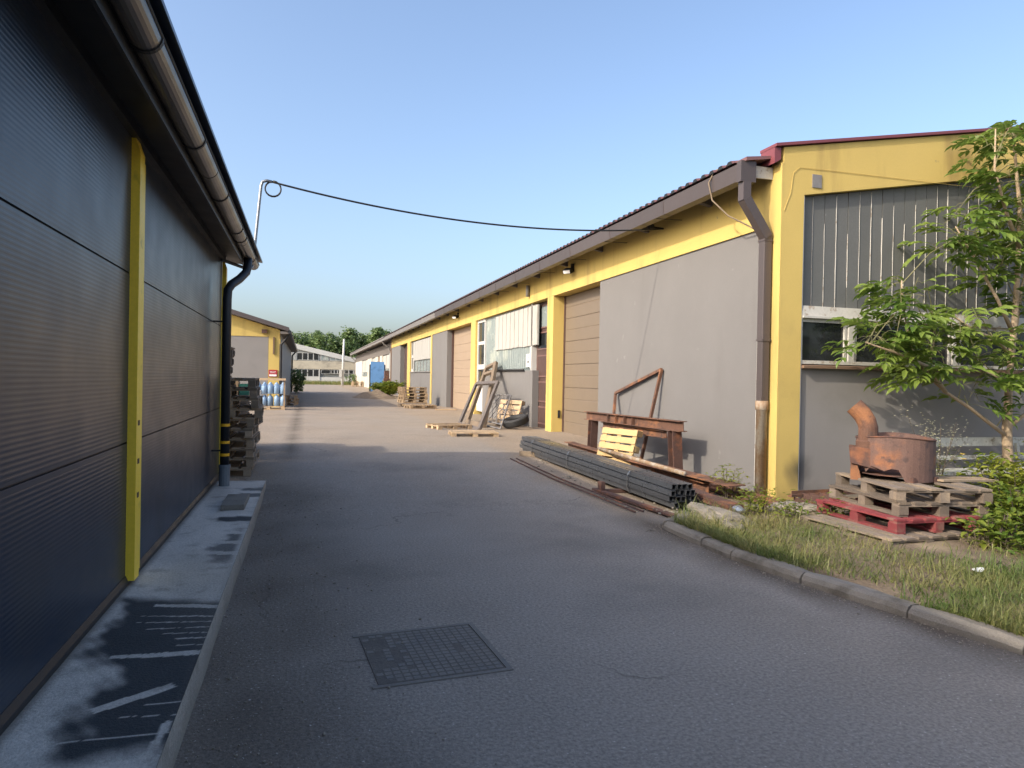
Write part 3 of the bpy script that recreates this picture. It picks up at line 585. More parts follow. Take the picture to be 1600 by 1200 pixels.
# ------------------------------------------------------------------ second shed on the left
b2 = thing('yellow_shed', 'yellow gabled shed with grey panel and brown verge behind the pallet stacks', 'shed', (-7, 30, .28))
part('wall', B(-13, -1.06, 30.05, 52, .1, 3.2), 'grey_render', b2)
part('side_cladding', B(-1.059, -1.02, 30.3, 52, .2, 3.3), 'far_grey', b2)
part('gable_wall', MB().prism([(-13, 3.16), (-1.05, 3.16), (-1.05, 3.45), (-7.05, 5.2), (-13, 3.45)], (0, 30, 0), (1, 0, 0), (0, 0, 1), (0, .2, 0)), 'yellow_paint', b2)
part('pillar', B(-1.48, -1.03, 29.98, 30.3, .1, 3.159), 'yellow_paint', b2)
part('grey_panel', B(-12.5, -1.49, 30.02, 30.04, .1, 3.158), 'gable_grey', b2)
part('roof', MB().prism([(-.69, 3.38), (-.69, 3.55), (-7.05, 5.42), (-13.4, 3.55), (-13.4, 3.38), (-7.05, 5.2)], (0, 29.6, 0), (1, 0, 0), (0, 0, 1), (0, 23, 0)), 'brown_metal', b2)
part('gutter', MB().tube([(-.66, 29.6, 3.36), (-.66, 52.5, 3.36)], .08, 8), 'dark_metal', b2)
part('eave_soffit', B(-1.03, -.7, 29.65, 52.5, 3.28, 3.379), 'soffit_wood', b2)
part('downpipe', MB().tube([(-.7, 30.0, 3.3), (-.8, 29.95, 3.1), (-1.0, 29.9, 2.85), (-1.0, 29.9, .3)], .055, 8), 'black', b2)
part('downpipe', MB().tube([(-.7, 51.9, 3.3), (-.95, 51.9, 3.0), (-.97, 51.9, .4)], .055, 8), 'black', b2)
part('vent_pipe', MB().bar((-1.28, 29.94, 3.15), (-1.28, 29.94, 2.45), .06, .06, (0, 1, 0)), 'brown_wood', b2)
part('lamp_box', B(-1.75, -1.55, 29.85, 29.99, 3.3, 3.45), 'rust_dark', b2)
sg = thing('wall_sign', 'small red and white sign on the yellow shed pillar', 'sign', (-1.29, 29.9, 1.5))
part('plate', B(-1.46, -1.13, 29.95, 29.975, 1.52, 1.81), 'sign_red', sg); part('white_strip', B(-1.44, -1.15, 29.943, 29.949, 1.545, 1.62), 'sign_white', sg)
part('lettering', MB().box(-1.42, -1.3, 29.944, 29.949, 1.73, 1.745).box(-1.28, -1.18, 29.944, 29.949, 1.73, 1.745).box(-1.41, -1.2, 29.944, 29.949, 1.68, 1.695), 'sign_white', sg)

# ------------------------------------------------------------------ far hall
fh = thing('far_hall', 'weathered white two storey hall with ribbon windows and low gable across the road end', 'hall', (3, 98, .47)); YF = 98
part('lower_wall', B(-14, 22, YF, YF+.3, .2, 1.44), 'far_white', fh); part('mid_band', B(-14, 22, YF-.05, YF+.3, 2.5, 3.62), 'far_band', fh)
part('core', B(-14, 22, YF+.35, YF+25, .2, 4.2), 'far_grey', fh)
rz = lambda x: 5.35-.215*abs(x+1.6)
part('upper_wall', MB().prism([(-14, 3.62), (22, 3.62), (22, 3.7), (12, 3.7), (6, rz(6)), (-1.6, rz(-1.6)), (-9, rz(-9)), (-14, 3.7)], (0, YF+.12, 0), (1, 0, 0), (0, 0, 1), (0, .2, 0)), 'far_grey', fh)
part('gable_fascia', MB().prism([(-9, rz(-9)), (-1.6, rz(-1.6)-.1), (8.2, rz(8.2)-.1), (8.2, rz(8.2)+.5), (-1.6, rz(-1.6)+.6), (-9, rz(-9)+.6)], (0, YF-.15, 0), (1, 0, 0), (0, 0, 1), (0, .4, 0)), 'far_white', fh)
part('roof', MB().prism([(-9, rz(-9)+.6), (-1.6, rz(-1.6)+.6), (8.2, rz(8.2)+.5), (8.2, rz(8.2)), (-9, rz(-9))], (0, YF+.26, 0), (1, 0, 0), (0, 0, 1), (0, 25, 0)), 'far_grey', fh)
def farwin(x0, x1, z0, z1, n, m_='pane'):
    f_ = part('window', MB().box(x0, x1, YF+.02, YF+.1, z0, z1), 'far_white', fh); w = (x1-x0)/n
    for i in range(n): part('pane', B(x0+i*w+.07, x0+(i+1)*w-.07, YF-.0, YF+.019, z0+.08, z1-.08), m_, f_)
farwin(-1.2, 1.65, 3.68, 4.72, 4); farwin(1.9, 3.0, 3.7, 4.5, 2, 'pane_pale'); farwin(3.1, 5.4, 3.7, 4.15, 3, 'pane_pale'); farwin(-1.3, 1.7, 1.46, 2.48, 4); farwin(-3, -1.4, 1.85, 2.48, 2); farwin(2.0, 3.2, 1.85, 2.48, 1); farwin(3.3, 5.0, 1.9, 2.48, 4); farwin(5.1, 7.5, 1.9, 2.48, 4)
part('ribbed_panel', MB().sheet([(i*.09, -.03*(i % 2)) for i in range(15)], (-2.45, YF-.06, 3.65), (1, 0, 0), (0, 1, 0), (0, 0, 1.05)), 'far_grey', fh)
for xx in (-1.35, 1.72, 5.6): part('pilaster', B(xx, xx+.12, YF-.08, YF, .2, 2.5), 'far_white', fh)
pl = thing('utility_pole', 'leaning pale concrete utility pole with a meter box before the white hall', 'pole', (4.3, 87, .46))
part('shaft', MB().tube([(4.28, 87, .3), (4.4, 87, 6.15)], [.17, .11], 8), 'far_white', pl, smooth=True); part('meter_box', B(3.9, 4.2, 86.75, 86.95, 1.5, 2.4), 'far_white', pl)
part('cap', B(4.3, 4.5, 86.9, 87.1, 6.15, 6.2), 'grey_zinc', pl)

# ------------------------------------------------------------------ overhead cable
pts = []
a = Vector((-.52, 10.64, 4.40)); b_ = Vector((6.12, 11.17, 4.36))
for i in range(33):
    t = i/32; p = a.lerp(b_, t); p.z -= .26*4*t*(1-t); pts.append(p)
cb = thing('overhead_cable', 'black overhead cable slung from the pipe mast to the workshop wall', 'cable', (-.52, 10.64, 4.4))
part('span', MB().tube(pts, .014, 6), 'cable', cb, smooth=True)
part('coil', MB().tube([(-.52+.02*math.sin(t), 10.64+.02*math.cos(t*.7), 4.30+0*t) if False else (-.5+.11*math.sin(t), 10.62+.004*t, 4.30+.11*math.cos(t)) for t in [i*.4 for i in range(34)]], .011, 6), 'cable', cb, smooth=True)
part('anchor', MB().bar((6.12, 11.17, 4.36), (5.85, 11.15, 4.37), .03, .03).box(5.83, 5.9, 11.1, 11.2, 4.33, 4.41), 'black', cb)

# ------------------------------------------------------------------ pallets
PM = {}
def pallet_meshes(key, Lx, Ly, m):
    if key in PM: return PM[key]
    d = {}
    def mk(n, mb): me = mesh(n, mb); me.materials.append(M[m]); d[n] = me
    bw = min(.1, Ly/8)
    mk('deck_board', B(-Lx/2, Lx/2, -bw*.62, bw*.62, 0, .022)); mk('cross_board', B(-.05, .05, -Ly/2, Ly/2, 0, .022)); mk('block', B(-.06, .06, -.05, .05, 0, .078)); mk('foot_board', B(-Lx/2, Lx/2, -.05, .05, 0, .022))
    PM[key] = d; return d
PR = random.Random(21)
def pallet(label, group, loc, rot, m, Lx=1.2, Ly=.8, nd=5, missing=()):
    d = pallet_meshes((m, Lx, Ly), Lx, Ly, m); t = thing('pallet', label, 'pallet', loc, rot, group); j = lambda s=.006: PR.uniform(-s, s)
    for y in (-Ly/2+.05, 0, Ly/2-.05): inst('foot_board', d['foot_board'], t, (j(), y+j(), 0), (0, 0, j()))
    for x in (-Lx/2+.06, 0, Lx/2-.06):
        for y in (-Ly/2+.05, 0, Ly/2-.05): inst('block', d['block'], t, (x+j(), y+j(), .022), (0, 0, j(.03)))
        inst('cross_board', d['cross_board'], t, (x, 0, .1), (0, 0, j()))
    for i in range(nd):
        if i in missing: continue
        y = -Ly/2+.06+(Ly-.12)*i/(nd-1); inst('deck_board', d['deck_board'], t, (j(), y+j(), .122), (0, j(.004), j(.012)))
    return t
FPM = {}
def far_pallet(label, group, loc, rot, m, Lx=1.2, Ly=.8):
    if (m, Lx) not in FPM:
        mb = MB()
        for y in (-.35, 0, .35): mb.box(-.6, .6, y-.05, y+.05, 0, .022)
        for x in (-.53, 0, .53):
            mb.box(x-.05, x+.05, -.4, .4, .1, .122)
            for y in (-.35, 0, .35): mb.box(x-.07, x+.07, y-.05, y+.05, .022, .1)
        for i in range(5): mb.box(-.6, .6, -.4+.17*i, -.28+.17*i, .122, .144)
        me = mesh('pallet', mb); me.materials.append(M[m]); FPM[(m, Lx)] = me
    o = inst('pallet', FPM[(m, Lx)], None, loc, rot); tag(o, label, 'pallet', group); return o
# stack beside the warehouse end
for i in range(10):
    pallet('weathered wooden pallet in the stack at the warehouse downpipe', 'pallets stacked beside the downpipe', (-1.13+PR.uniform(-.05, .05)+(.05 if i > 5 else 0), 11.32+PR.uniform(-.05, .05), gz(10.9)+i*.1445-.005), (0, 0, math.pi/2+PR.uniform(-.05, .05)), 'pallet_dark' if i < 8 else 'pallet_old')
for i in range(13):
    far_pallet('weathered wooden pallet in the tallest stack behind the downpipe', 'pallets in the tallest stack', (-1.8+PR.uniform(-.03, .03), 12.5+PR.uniform(-.04, .04), gz(12.5)+i*.1445-.01), (0, 0, PR.uniform(-.04, .04)), 'pallet_old')
for i in range(7): far_pallet('wooden pallet in the low stack under the cardboard box', 'pallets under the cardboard box', (-1.6, 13.55+PR.uniform(-.04, .04), gz(13.55)+i*.1445-.01), (0, 0, PR.uniform(-.04, .04)), 'pallet_old')
ZB = gz(13.55)+7*.1445-.009
o = part('cardboard_box', B(-1.42, -1.16, 13.3, 13.65, ZB, ZB+.3), 'cardboard'); tag(o, 'brown cardboard box on the low pallet stack', 'box')
x0 = -1.14; x1 = -.98; o = part('crate', MB().box(x0, x1, 13.3, 13.65, ZB, ZB+.023).box(x0, x0+.02, 13.3, 13.65, ZB+.023, ZB+.2).box(x1-.02, x1, 13.3, 13.65, ZB+.023, ZB+.2).box(x0+.02, x1-.02, 13.3, 13.32, ZB+.023, ZB+.2).box(x0+.02, x1-.02, 13.63, 13.65, ZB+.023, ZB+.2), 'green_box'); tag(o, 'dark green plastic crate beside the cardboard box', 'crate')
# goods on a pallet before the shed
far_pallet('wooden pallet carrying the blue water bottles', None, (-1.35, 28.3, gz(28.3)), (0, 0, 0), 'pallet_tan')
far_pallet('low wooden pallet by the shed side, beyond the water bottles', None, (-.75, 32.4, gz(32.4)), (0, 0, 1.5), 'pallet_tan'); far_pallet('wooden pallet laid on the one by the shed side', None, (-.75, 32.4, gz(32.4)+.146), (0, 0, 1.45), 'pallet_tan'); far_pallet('topmost wooden pallet of the three by the shed side', None, (-.76, 32.4, gz(32.4)+.292), (0, 0, 1.53), 'pallet_tan')
jm = MB().tube([(0, 0, 0), (0, 0, .30), (0, 0, .36), (0, 0, .41), (0, 0, .45)], [.105, .105, .09, .04, .035], 10); jme = mesh('bottle', jm); jme.materials.append(M['jug_blue']); jme.polygons.foreach_set('use_smooth', [True]*len(jme.polygons))
zb = gz(28.3)+.145
for tier in (0, 1):
    for i in range(5):
        for j_ in range(2):
            if i == 0 and j_ == 0: continue
            o = inst('bottle', jme, None, (-1.74+i*.225+PR.uniform(-.01, .01), 28.03+j_*.3, zb+tier*.46), (0, 0, PR.uniform(0, 6)), (1, 1, PR.uniform(.9, 1))); tag(o, 'large blue water bottle on the pallet before the yellow shed', 'bottle', 'blue water bottles on a pallet')
mb = MB()
for i in range(8): mb.tube([(-1.72, 28.03, zb+i*.075), (-1.72, 28.03, zb+i*.075+.05), (-1.72, 28.03, zb+i*.075+.07)], [.11, .14, .14], 12)
o = part('stacked_bowls', mb, 'cup_white', smooth=False); tag(o, 'white plastic bowls nested in a stack beside the bottles', 'bowls')
fr = thing('bottle_rack', 'thin wooden rail rack around the bottle pallet', 'rack', (-1.35, 28.3, zb))
for x in (-1.9, -.78): part('post', B(x-.03, x+.03, 27.86, 27.9, zb, zb+1.05), 'pallet_tan', fr)
part('rail', B(-1.95, -.73, 27.82, 27.858, zb+.98, zb+1.06), 'pallet_tan', fr)
# stack before the grey wall further on
for i in range(6): far_pallet('sunlit wooden pallet stacked against the second window wall', 'pallets stacked at the second window', (4.85+PR.uniform(-.04, .04), 32.7+PR.uniform(-.05, .05), gz(32.7)+.0+i*.1445), (0, 0, .15+PR.uniform(-.05, .05)), 'pallet_tan')
far_pallet('wooden pallet lying flat on sand before the pallet stack', None, (4.75, 29.7, gz(29.7)+.01), (0, 0, .2), 'pallet_tan')
o = part('plank_board', MB().prism([(0, 0), (.9, .1), (1.0, .3), (.1, .35)], (5.1, 28.1, gz(28)+.01), (1, 0, 0), (0, 1, 0), (0, 0, .03)), 'pallet_tan'); tag(o, 'short pale board lying beside the flat pallet', 'board')
far_pallet('grey wooden pallet lying half under the stacked pallets', None, (4.6, 31.2, gz(31)+.01), (0, 0, -.2), 'pallet_old')
# junk at the first window wall
pallet('flat wooden pallet on the sand below the leaning steel frames', None, (3.82, 15.95, gz(16)-.04), (0, 0, -.1), 'pallet_tan', 1.1, .8)
pallet('broken wooden pallet half hidden behind the leaning steel frames', None, (3.72, 18.35, gz(19)-.03), (0, 0, .25), 'pallet_tan', 1.0, .8, missing=(1, 3))
def frame_(name, label, cat, pts4, w, d, m, cross=(), group=None):
    t = thing(name, label, cat, tuple(pts4[0]), (0, 0, 0), group); P = [Vector(p) for p in pts4]   # BL, BR, TR, TL
    n = (P[1]-P[0]).cross(P[3]-P[0]).normalized()
    part('stile', MB().bar(P[0], P[3], w, d, n), m, t); part('stile', MB().bar(P[1], P[2], w, d, n), m, t)
    part('rail', MB().bar(P[0], P[1], w*.98, d*.96, n), m, t); part('rail', MB().bar(P[3], P[2], w*.98, d*.96, n), m, t)
    for f in cross: part('rail', MB().bar(P[0].lerp(P[3], f), P[1].lerp(P[2], f), w*.9, d*.9, n), m, t)
    return t
frame_('leaning_frame', 'tall brown timber frame leaning on the sill of the first window wall', 'frame', ((4.75, 20.6, .27), (4.75, 18.6, .27), (6.02, 22.1, 2.12), (6.02, 23.3, 1.98)), .15, .1, 'frame_wood', (.86,))
frame_('leaning_frame', 'lower dark steel frame leaning in front of the timber frame', 'frame', ((4.3, 19.7, .27), (4.35, 17.5, .27), (5.35, 19.4, 1.5), (5.35, 22.0, 1.44)), .12, .07, 'frame_steel', ())
# lattice grille
gp = [Vector(p) for p in ((4.95, 19.5, .27), (5.0, 17.75, .27), (5.75, 19.35, 1.13), (5.75, 21.1, 1.1))]
t = frame_('lattice_grille', 'grey iron lattice window grille leaning between steel frames and pallet', 'grille', gp, .035, .03, 'grey_zinc', (.12,))
n_ = (gp[1]-gp[0]).cross(gp[3]-gp[0]).normalized()
for i in range(9):
    f = (i+.5)/9; mb = MB(); pts = []
    for k in range(13):
        v = .12+.88*k/12; q = gp[0].lerp(gp[1], f).lerp(gp[3].lerp(gp[2], f), v); pts.append(q+(gp[1]-gp[0]).normalized()*(.085*math.sin(k*math.pi/2)*(1 if i % 2 else -1)))
    part('bent_bar', MB().tube(pts, .011, 5), 'grey_zinc', t)
pallet('pale wooden pallet leaning upright on the low wall behind the tyre', None, (5.72, 19.15, .60), (math.radians(72), 0, math.radians(-63)), 'pallet_tan', .9, .75)
ty = thing('tyre', 'black car tyre lying against the low grey wall by the maroon door', 'tyre', (5.55, 18.1, .37), (math.radians(4), math.radians(-17), 0))
prof_ = [(.33, .0), (.36, .04), (.36, .16), (.33, .2), (.24, .19), (.22, .1), (.24, .01)]; mb = MB(); k = 28
for i in range(k):
    a_ = 2*math.pi*i/k
    for r_, z_ in prof_: mb.v.append((r_*math.cos(a_), r_*math.sin(a_), z_))
m_ = len(prof_)
for i in range(k):
    for j in range(m_): mb.f.append((i*m_+j, ((i+1) % k)*m_+j, ((i+1) % k)*m_+(j+1) % m_, i*m_+(j+1) % m_))
part('carcass', mb, 'rubber', ty, world=False, smooth=True)
mb = MB()
for zz in (.05, .085, .12, .15): mb.tube([(.362*math.cos(2*math.pi*i/32), .362*math.sin(2*math.pi*i/32), zz) for i in range(33)], .006, 4)
part('tread_rib', mb, 'black', ty, world=False)
# blue cabinet, soil heap, weeds and far stack
bc = thing('blue_panel', 'blue painted steel cabinet door panel standing by the soil heap', 'panel', (5.4, 55, .37), (math.radians(-3), 0, 0))
part('sheet', B(-.55, .5, -.05, 0, .72, 2.42), 'blue_paint', bc, world=False); part('sheet', B(-.52, .55, -.06, -.01, 0, .70), 'blue_paint', bc, world=False); part('back', B(-.62, .6, .001, .3, .1, 2.2), 'black', bc, world=False)
jk = thing('scrap_cabinet', 'dark scrap metal cabinet behind the blue panel', 'cabinet', (6.0, 54.3, .37)); part('body', MB().box(5.75, 6.2, 53.6, 54.2, .37, 1.5).box(5.8, 6.15, 53.65, 54.15, 1.5, 2.1), 'rust_dark', jk); part('drawer', B(5.7, 5.749, 53.65, 54.15, .6, 1.0), 'black', jk)
mb = MB(); n = 26
for j in range(n):
    for i in range(n):
        u, v = i/(n-1)*2-1, j/(n-1)*2-1; r_ = math.hypot(u, v); h = max(0, 1-r_**1.5)*.42*(1+.35*wob(u*5, v*5))-.03
        mb.v.append((4.15+u*1.5, 43.5+v*3.0, gz(43.5)+h))
mb.f = [(j*n+i, j*n+i+1, (j+1)*n+i+1, (j+1)*n+i) for j in range(n-1) for i in range(n-1)]
o = part('soil_heap', mb, 'soil', smooth=True); tag(o, 'low heap of brown soil at the road edge before the blue panel', 'heap')
for i in range(4): far_pallet('reddish wooden pallet piled by the old workshop beyond the blue panel', 'pallets piled at the old workshop', (5.6, 80, gz(80)+.01+i*.1445*1.1), (0, 0, PR.uniform(-.2, .2)), 'pallet_tan')

# ------------------------------------------------------------------ steel by the near wall
tr = thing('steel_trestle', 'rusty steel trestle of heavy beams standing at the grey wall', 'trestle', (5.58, 11.3, .1))
XT = 5.58
def ibeam(p, q, h, w, up=(0, 0, 1), t=.012):
    p = Vector(p); q = Vector(q); d = (q-p).normalized(); r = d.cross(Vector(up)).normalized(); u = r.cross(d)
    return MB().bar(p, q, t, h-2*t, up).bar(p+u*(h/2-t/2), q+u*(h/2-t/2), w, t, up).bar(p-u*(h/2-t/2), q-u*(h/2-t/2), w, t, up)
part('top_beam', ibeam((XT-.02, 13.2, .89), (XT+.03, 9.48, .92), .165, .13), 'rust', tr)
for yy in (12.1, 11.75, 11.4, 11.08): part('stiffener', MB().box(XT-.065, XT-.008, yy-.008, yy+.008, .825, .965), 'rust', tr)
part('leg', ibeam((XT, 12.95, .14), (XT, 12.9, .806), .16, .15, (0, 1, 0)), 'rust_dark', tr); part('leg', ibeam((XT+.06, 9.72, .05), (XT+.03, 9.75, .835), .17, .16, (0, 1, 0)), 'rust_dark', tr)
part('lower_beam', ibeam((XT+.04, 12.5, .74), (XT+.06, 10.05, .75), .12, .12), 'rust', tr)
tf = thing('angle_iron_frame', 'bent thin rusty angle iron frame leaning on the grey wall behind the trestle', 'frame', (5.85, 11.2, .1))
for p, q in (((5.72, 12.35, .17), (6.08, 12.95, 1.36)), ((6.08, 12.95, 1.36), (6.1, 11.1, 1.83)), ((6.1, 11.1, 1.83), (5.85, 11.35, .13))): part('angle_bar', MB().bar(p, q, .05, .05, (1, 0, 0)), 'rust', tf)
pallet('bright yellow wooden pallet leaning on the rusty trestle', None, (5.30, 11.0, .43), (math.radians(74), 0, math.radians(-71)), 'pallet_yellow', .85, .66, 5)
# lying beams
hb = part('lying_beam', ibeam((5.05, 12.9, .3), (5.42, 8.45, .13), .16, .2), 'rust'); tag(hb, 'rusty wide flange beam lying in front of the trestle', 'beam')
o = part('lying_plate', MB().bar((5.12, 10.2, .33), (5.5, 7.9, .245), .3, .012), 'rust'); tag(o, 'flat rusty steel plate on the lying beam', 'plate')
o = part('pale_pipe', MB().tube([(5.02, 11.3, .40), (5.2, 8.72, .30)], .033, 10), 'rust_pipe', smooth=True); tag(o, 'pale thin pipe resting over the lying beam', 'pipe')
for i, (p, q, lab) in enumerate((((5.9, 10.6, .12), (5.75, 7.2, .06), 'long rusty angle bar on the ground along the wall'), ((5.75, 9.4, .06), (5.6, 7.05, .05), 'shorter rusty bar beside the long angle bar'), ((5.95, 9.0, .04), (5.95, 7.45, .04), 'rusty flat bar close to the grey wall'), ((6.0, 7.5, .17), (8.2, 7.62, .17), 'rusty bar lying along the foot of the gable'))):
    o = part('steel_bar', MB().bar(p, q, .07, .035).bar(Vector(p)+Vector((.03, 0, .035)), Vector(q)+Vector((.03, 0, .035)), .01, .05), 'rust'); tag(o, lab, 'bar')
for i in range(5):
    x = 6.12+i*.13; z = .05+(i % 2)*.05; o = part('channel_offcut', MB().box(x-.055, x+.055, 7.12, 7.5, z, z+.008).box(x-.055, x-.047, 7.12, 7.5, z+.008, z+.1).box(x+.047, x+.055, 7.12, 7.5, z+.008, z+.1), 'rust_dark'); tag(o, 'short dark steel channel offcut in the row at the gable corner', 'offcut', 'channel offcuts at the gable corner')
# bundle of square tubes
A = Vector((4.17, 12.75, .36)); Bq = Vector((4.52, 7.62, .19)); d = (Bq-A).normalized(); r_ = d.cross(Vector((0, 0, 1))).normalized(); u_ = r_.cross(d)
tb = thing('tube_bundle', 'strapped bundle of dark square steel tubes lying at the road edge', 'steel tubes', tuple(Bq)); TR = random.Random(9)
s_ = .066; cells = []
for row in range(4):
    for col in range(5 - (row in (0, 3))):
        cells.append(((col-(4-(row in (0, 3)))/2)*.074, (row-1.5)*.073))
for a_, b2_ in cells:
    sh_ = TR.uniform(-.05, .05); p = A+r_*a_+u_*b2_+d*sh_; q = Bq+r_*a_+u_*b2_+d*sh_; an = TR.uniform(-.12, .12); rr = r_*math.cos(an)+u_*math.sin(an); uu = -r_*math.sin(an)+u_*math.cos(an); mb = MB(); n0 = 0
    for c_, w_ in ((p, s_/2), (q, s_/2), (q, s_/2-.005), (q-d*.6, s_/2-.005)):
        for e, f_ in ((-1, -1), (1, -1), (1, 1), (-1, 1)): mb.v.append(tuple(c_+rr*e*w_+uu*f_*w_))
    for k in range(3):
        for i in range(4): mb.f.append((k*4+i, k*4+(i+1) % 4, k*4+4+(i+1) % 4, k*4+4+i))
    mb.f.append((0, 1, 2, 3)); mb.f.append((12, 13, 14, 15)); part('tube', mb, 'steel_tube', tb)
for f_ in (.12, .42, .8):
    c_ = A.lerp(Bq, f_); w_, h_ = .198, .152; cs = [c_+r_*a_*w_+u_*b2_*h_ for a_, b2_ in ((-1, -.6), (-.8, -1), (.8, -1), (1, -.6), (1, .6), (.8, 1), (-.8, 1), (-1, .6))]; mb = MB()
    for i in range(8): mb.bar(cs[i], cs[(i+1) % 8], .02, .004, u_ if i in (1, 5) else r_)
    part('strap', mb, 'galvanised', tb)
o = part('support_beam', MB().bar((3.85, 12.3, .225), (4.75, 11.75, .215), .1, .09), 'timber'); tag(o, 'old timber under the far end of the tube bundle', 'timber')
o = part('support_block', MB().box(3.98, 4.04, 8.88, 9.0, .02, .19).box(4.04, 4.75, 8.9, 8.98, .03, .075), 'rust_dark'); tag(o, 'dark steel offcut propping the middle of the tube bundle', 'offcut')
for x0, x1, dz, lab in ((3.55, 3.86, .01, 'long thin steel rod lying outermost on the asphalt edge'), (3.66, 3.97, .012, 'long thin steel rod lying just inside the outermost rod')):
    o = part('steel_rod', MB().tube([(x0, 11.9, gz(11.9)+dz+.01), (x0+.12, 10, gz(10)+dz+.01), (x1, 7.6, gz(7.6)+dz+.01)], .012, 6), 'rust_dark'); tag(o, lab, 'rod')
o = part('flat_bar', MB().bar((3.98, 9.1, .06), (4.18, 7.15, .03), .1, .03), 'rust_dark'); tag(o, 'dark flat steel bar on the ground below the tube bundle', 'bar')
sb = thing('bar_bundle', 'small bundle of brown bars with foil wrapped end beyond the tube ends', 'steel bars', (4.9, 7.4, .08))
for i in range(6): part('bar', MB().bar((5.0+(i % 3)*.06-.06, 8.3, .11+(i//3)*.045), (4.86+(i % 3)*.06-.06, 6.98, .11+(i//3)*.045), .052, .04), 'rust_dark', sb)
part('foil_wrap', MB().rock((4.84, 6.93, .135), .10, .07, .06, 0, 3), 'foil', sb)
# broken concrete
for i, (c_, s3, rt, lab) in enumerate((((4.5, 6.9, .085), (.21, .56, .12), .08, 'long broken concrete slab edge by the kerb end'), ((4.42, 6.42, .06), (.13, .2, .08), .4, 'pale broken concrete lump in front of the long slab edge'), ((5.7, 6.95, .1), (.44, .2, .13), -.75, 'ochre broken concrete slab by the yellow corner'), ((5.25, 7.75, .05), (.12, .1, .06), .3, 'small rubble stone near the bar bundle'), ((4.95, 6.15, .05), (.13, .1, .06), .9, 'small pale rubble stone in the grass'), ((5.1, 8.15, .08), (.13, .09, .07), .2, 'rubble stone between tube ends and lying beam'), ((4.28, 7.38, .03), (.1, .08, .04), .2, 'small flat stone by the flat bar'), ((5.45, 7.5, .05), (.15, .09, .05), 1.2, 'low rubble stone at the rusty bars'))):
    o = part('concrete_rubble', MB().rock(c_, s3[0]*1.25, s3[1]*1.2, s3[2]*1.35, rt, i+40, 3, .13), 'concrete_old'); tag(o, lab, 'rubble')
mb = MB(); R = random.Random(19)
for i in range(260):
    y = R.uniform(6.6, 11.8); x = R.uniform(3.75, 5.9) if y > 7.4 else R.uniform(4.0, 6.1); s_ = R.uniform(.008, .03)*(1 if R.random() < .85 else 1.8); mb.rock((x, y, gz(y)+s_*.4+(.045 if y < 7.6 else 0)), s_, s_*R.uniform(.5, 1), s_*.6, R.uniform(0, 6), 500+i, 1)
o = part('debris', mb, 'concrete_old'); tag(o, 'small stone chips and crumbs strewn around the steel', 'debris', None, 'stuff')
# ------------------------------------------------------------------ pan on pallets
zs = .0
pallet('grey weathered pallet lowest in the pile under the rusty drum', None, (5.85, 5.88, zs), (0, 0, math.pi/2+.04), 'pallet_old', 1.2, 1.0, 6)
pallet('red painted pallet in the pile under the rusty drum', None, (6.14, 6.0, zs+.144), (0, 0, math.pi/2-.05), 'pallet_red', 1.2, 1.0, 6)
pallet('brown pallet laid on the red pallet', None, (6.33, 6.05, zs+.288), (0, 0, math.pi/2-.16), 'pallet_old', 1.2, 1.0, 6)
pallet('pale brown splintered pallet topmost under the rusty drum', None, (6.36, 6.02, zs+.432), (0, 0, math.pi/2-.24), 'pallet_old', 1.2, 1.0, 6, (2,))
for x, y, an, ln in ((7.0, 5.85, .1, .9), (6.95, 6.0, -.2, .8)):
    o = part('loose_board', MB().bar((x-ln/2*math.cos(an), y-ln/2*math.sin(an), zs+.6), (x+ln/2*math.cos(an), y+ln/2*math.sin(an), zs+.585-.02*(an > 0)), .1, .02), 'timber'); tag(o, 'loose board sticking out beside the rusty drum' if an > 0 else 'splintered board slanting out behind the drum', 'board')
dz = zs+.577; DC = Vector((6.35, 6.2, dz)); dr = .395
dm = thing('rusty_drum', 'rusty open steel drum with stove pipe elbow on top of the pallets', 'drum', tuple(DC))
import bmesh
mb = MB(); k = 36; hh = .46; cut = []
for i in range(k):
    a_ = 2*math.pi*i/k; c_, s2 = math.cos(a_), math.sin(a_)
    az = math.degrees(a_) % 360; low = .0
    if 165 < az < 232: low = .05+.07*abs(math.sin(i*1.9))+.03*(i % 3)
    for r0, z_ in ((dr, low), (dr, .2), (dr, hh), (dr-.012, hh), (dr-.012, .05+low)): mb.v.append((c_*r0, s2*r0, z_+.02*math.sin(a_*2)*(z_ > .3)))
for i in range(k):
    for j in range(4): mb.f.append((i*5+j, ((i+1) % k)*5+j, ((i+1) % k)*5+j+1, i*5+j+1))
part('shell', mb, 'rust_drum', dm, world=False)
part('bottom', MB().tube([(0, 0, .05), (0, 0, .06)], dr-.02, 30), 'rust_dark', dm, world=False)
part('rim', MB().tube([(dr*math.cos(t), dr*math.sin(t), hh+.02*math.sin(2*t)) for t in [2*math.pi*i/40 for i in range(41)]], .009, 6), 'rust_dark', dm, world=False)
for a_ in (250, 300, 340): part('lug', MB().box(dr*math.cos(math.radians(a_))-.02, dr*math.cos(math.radians(a_))+.02, dr*math.sin(math.radians(a_))-.03, dr*math.sin(math.radians(a_))+.01, -.0, .055), 'rust_dark', dm, world=False)
FL = Vector((-.72, .69, 0)); FN = Vector((-.69, -.72, 0)); fb = FL*.29+FN*.18     # left along the picture, towards the road
part('flue_box', MB().prism([(-.15, .17), (.16, .10), (.16, .33), (-.17, .35)], tuple(fb+FN*.13), tuple(-FL), (0, 0, 1), tuple(-FN*.26)), 'rust_dark', dm, world=False)
part('flue_skirt', MB().prism([(-.15, -.02), (-.04, -.02), (-.06, .08), (-.1, .2), (-.15, .2)], tuple(fb+FN*.1), tuple(-FL), (0, 0, 1), tuple(-FN*.1)), 'rust', dm, world=False)
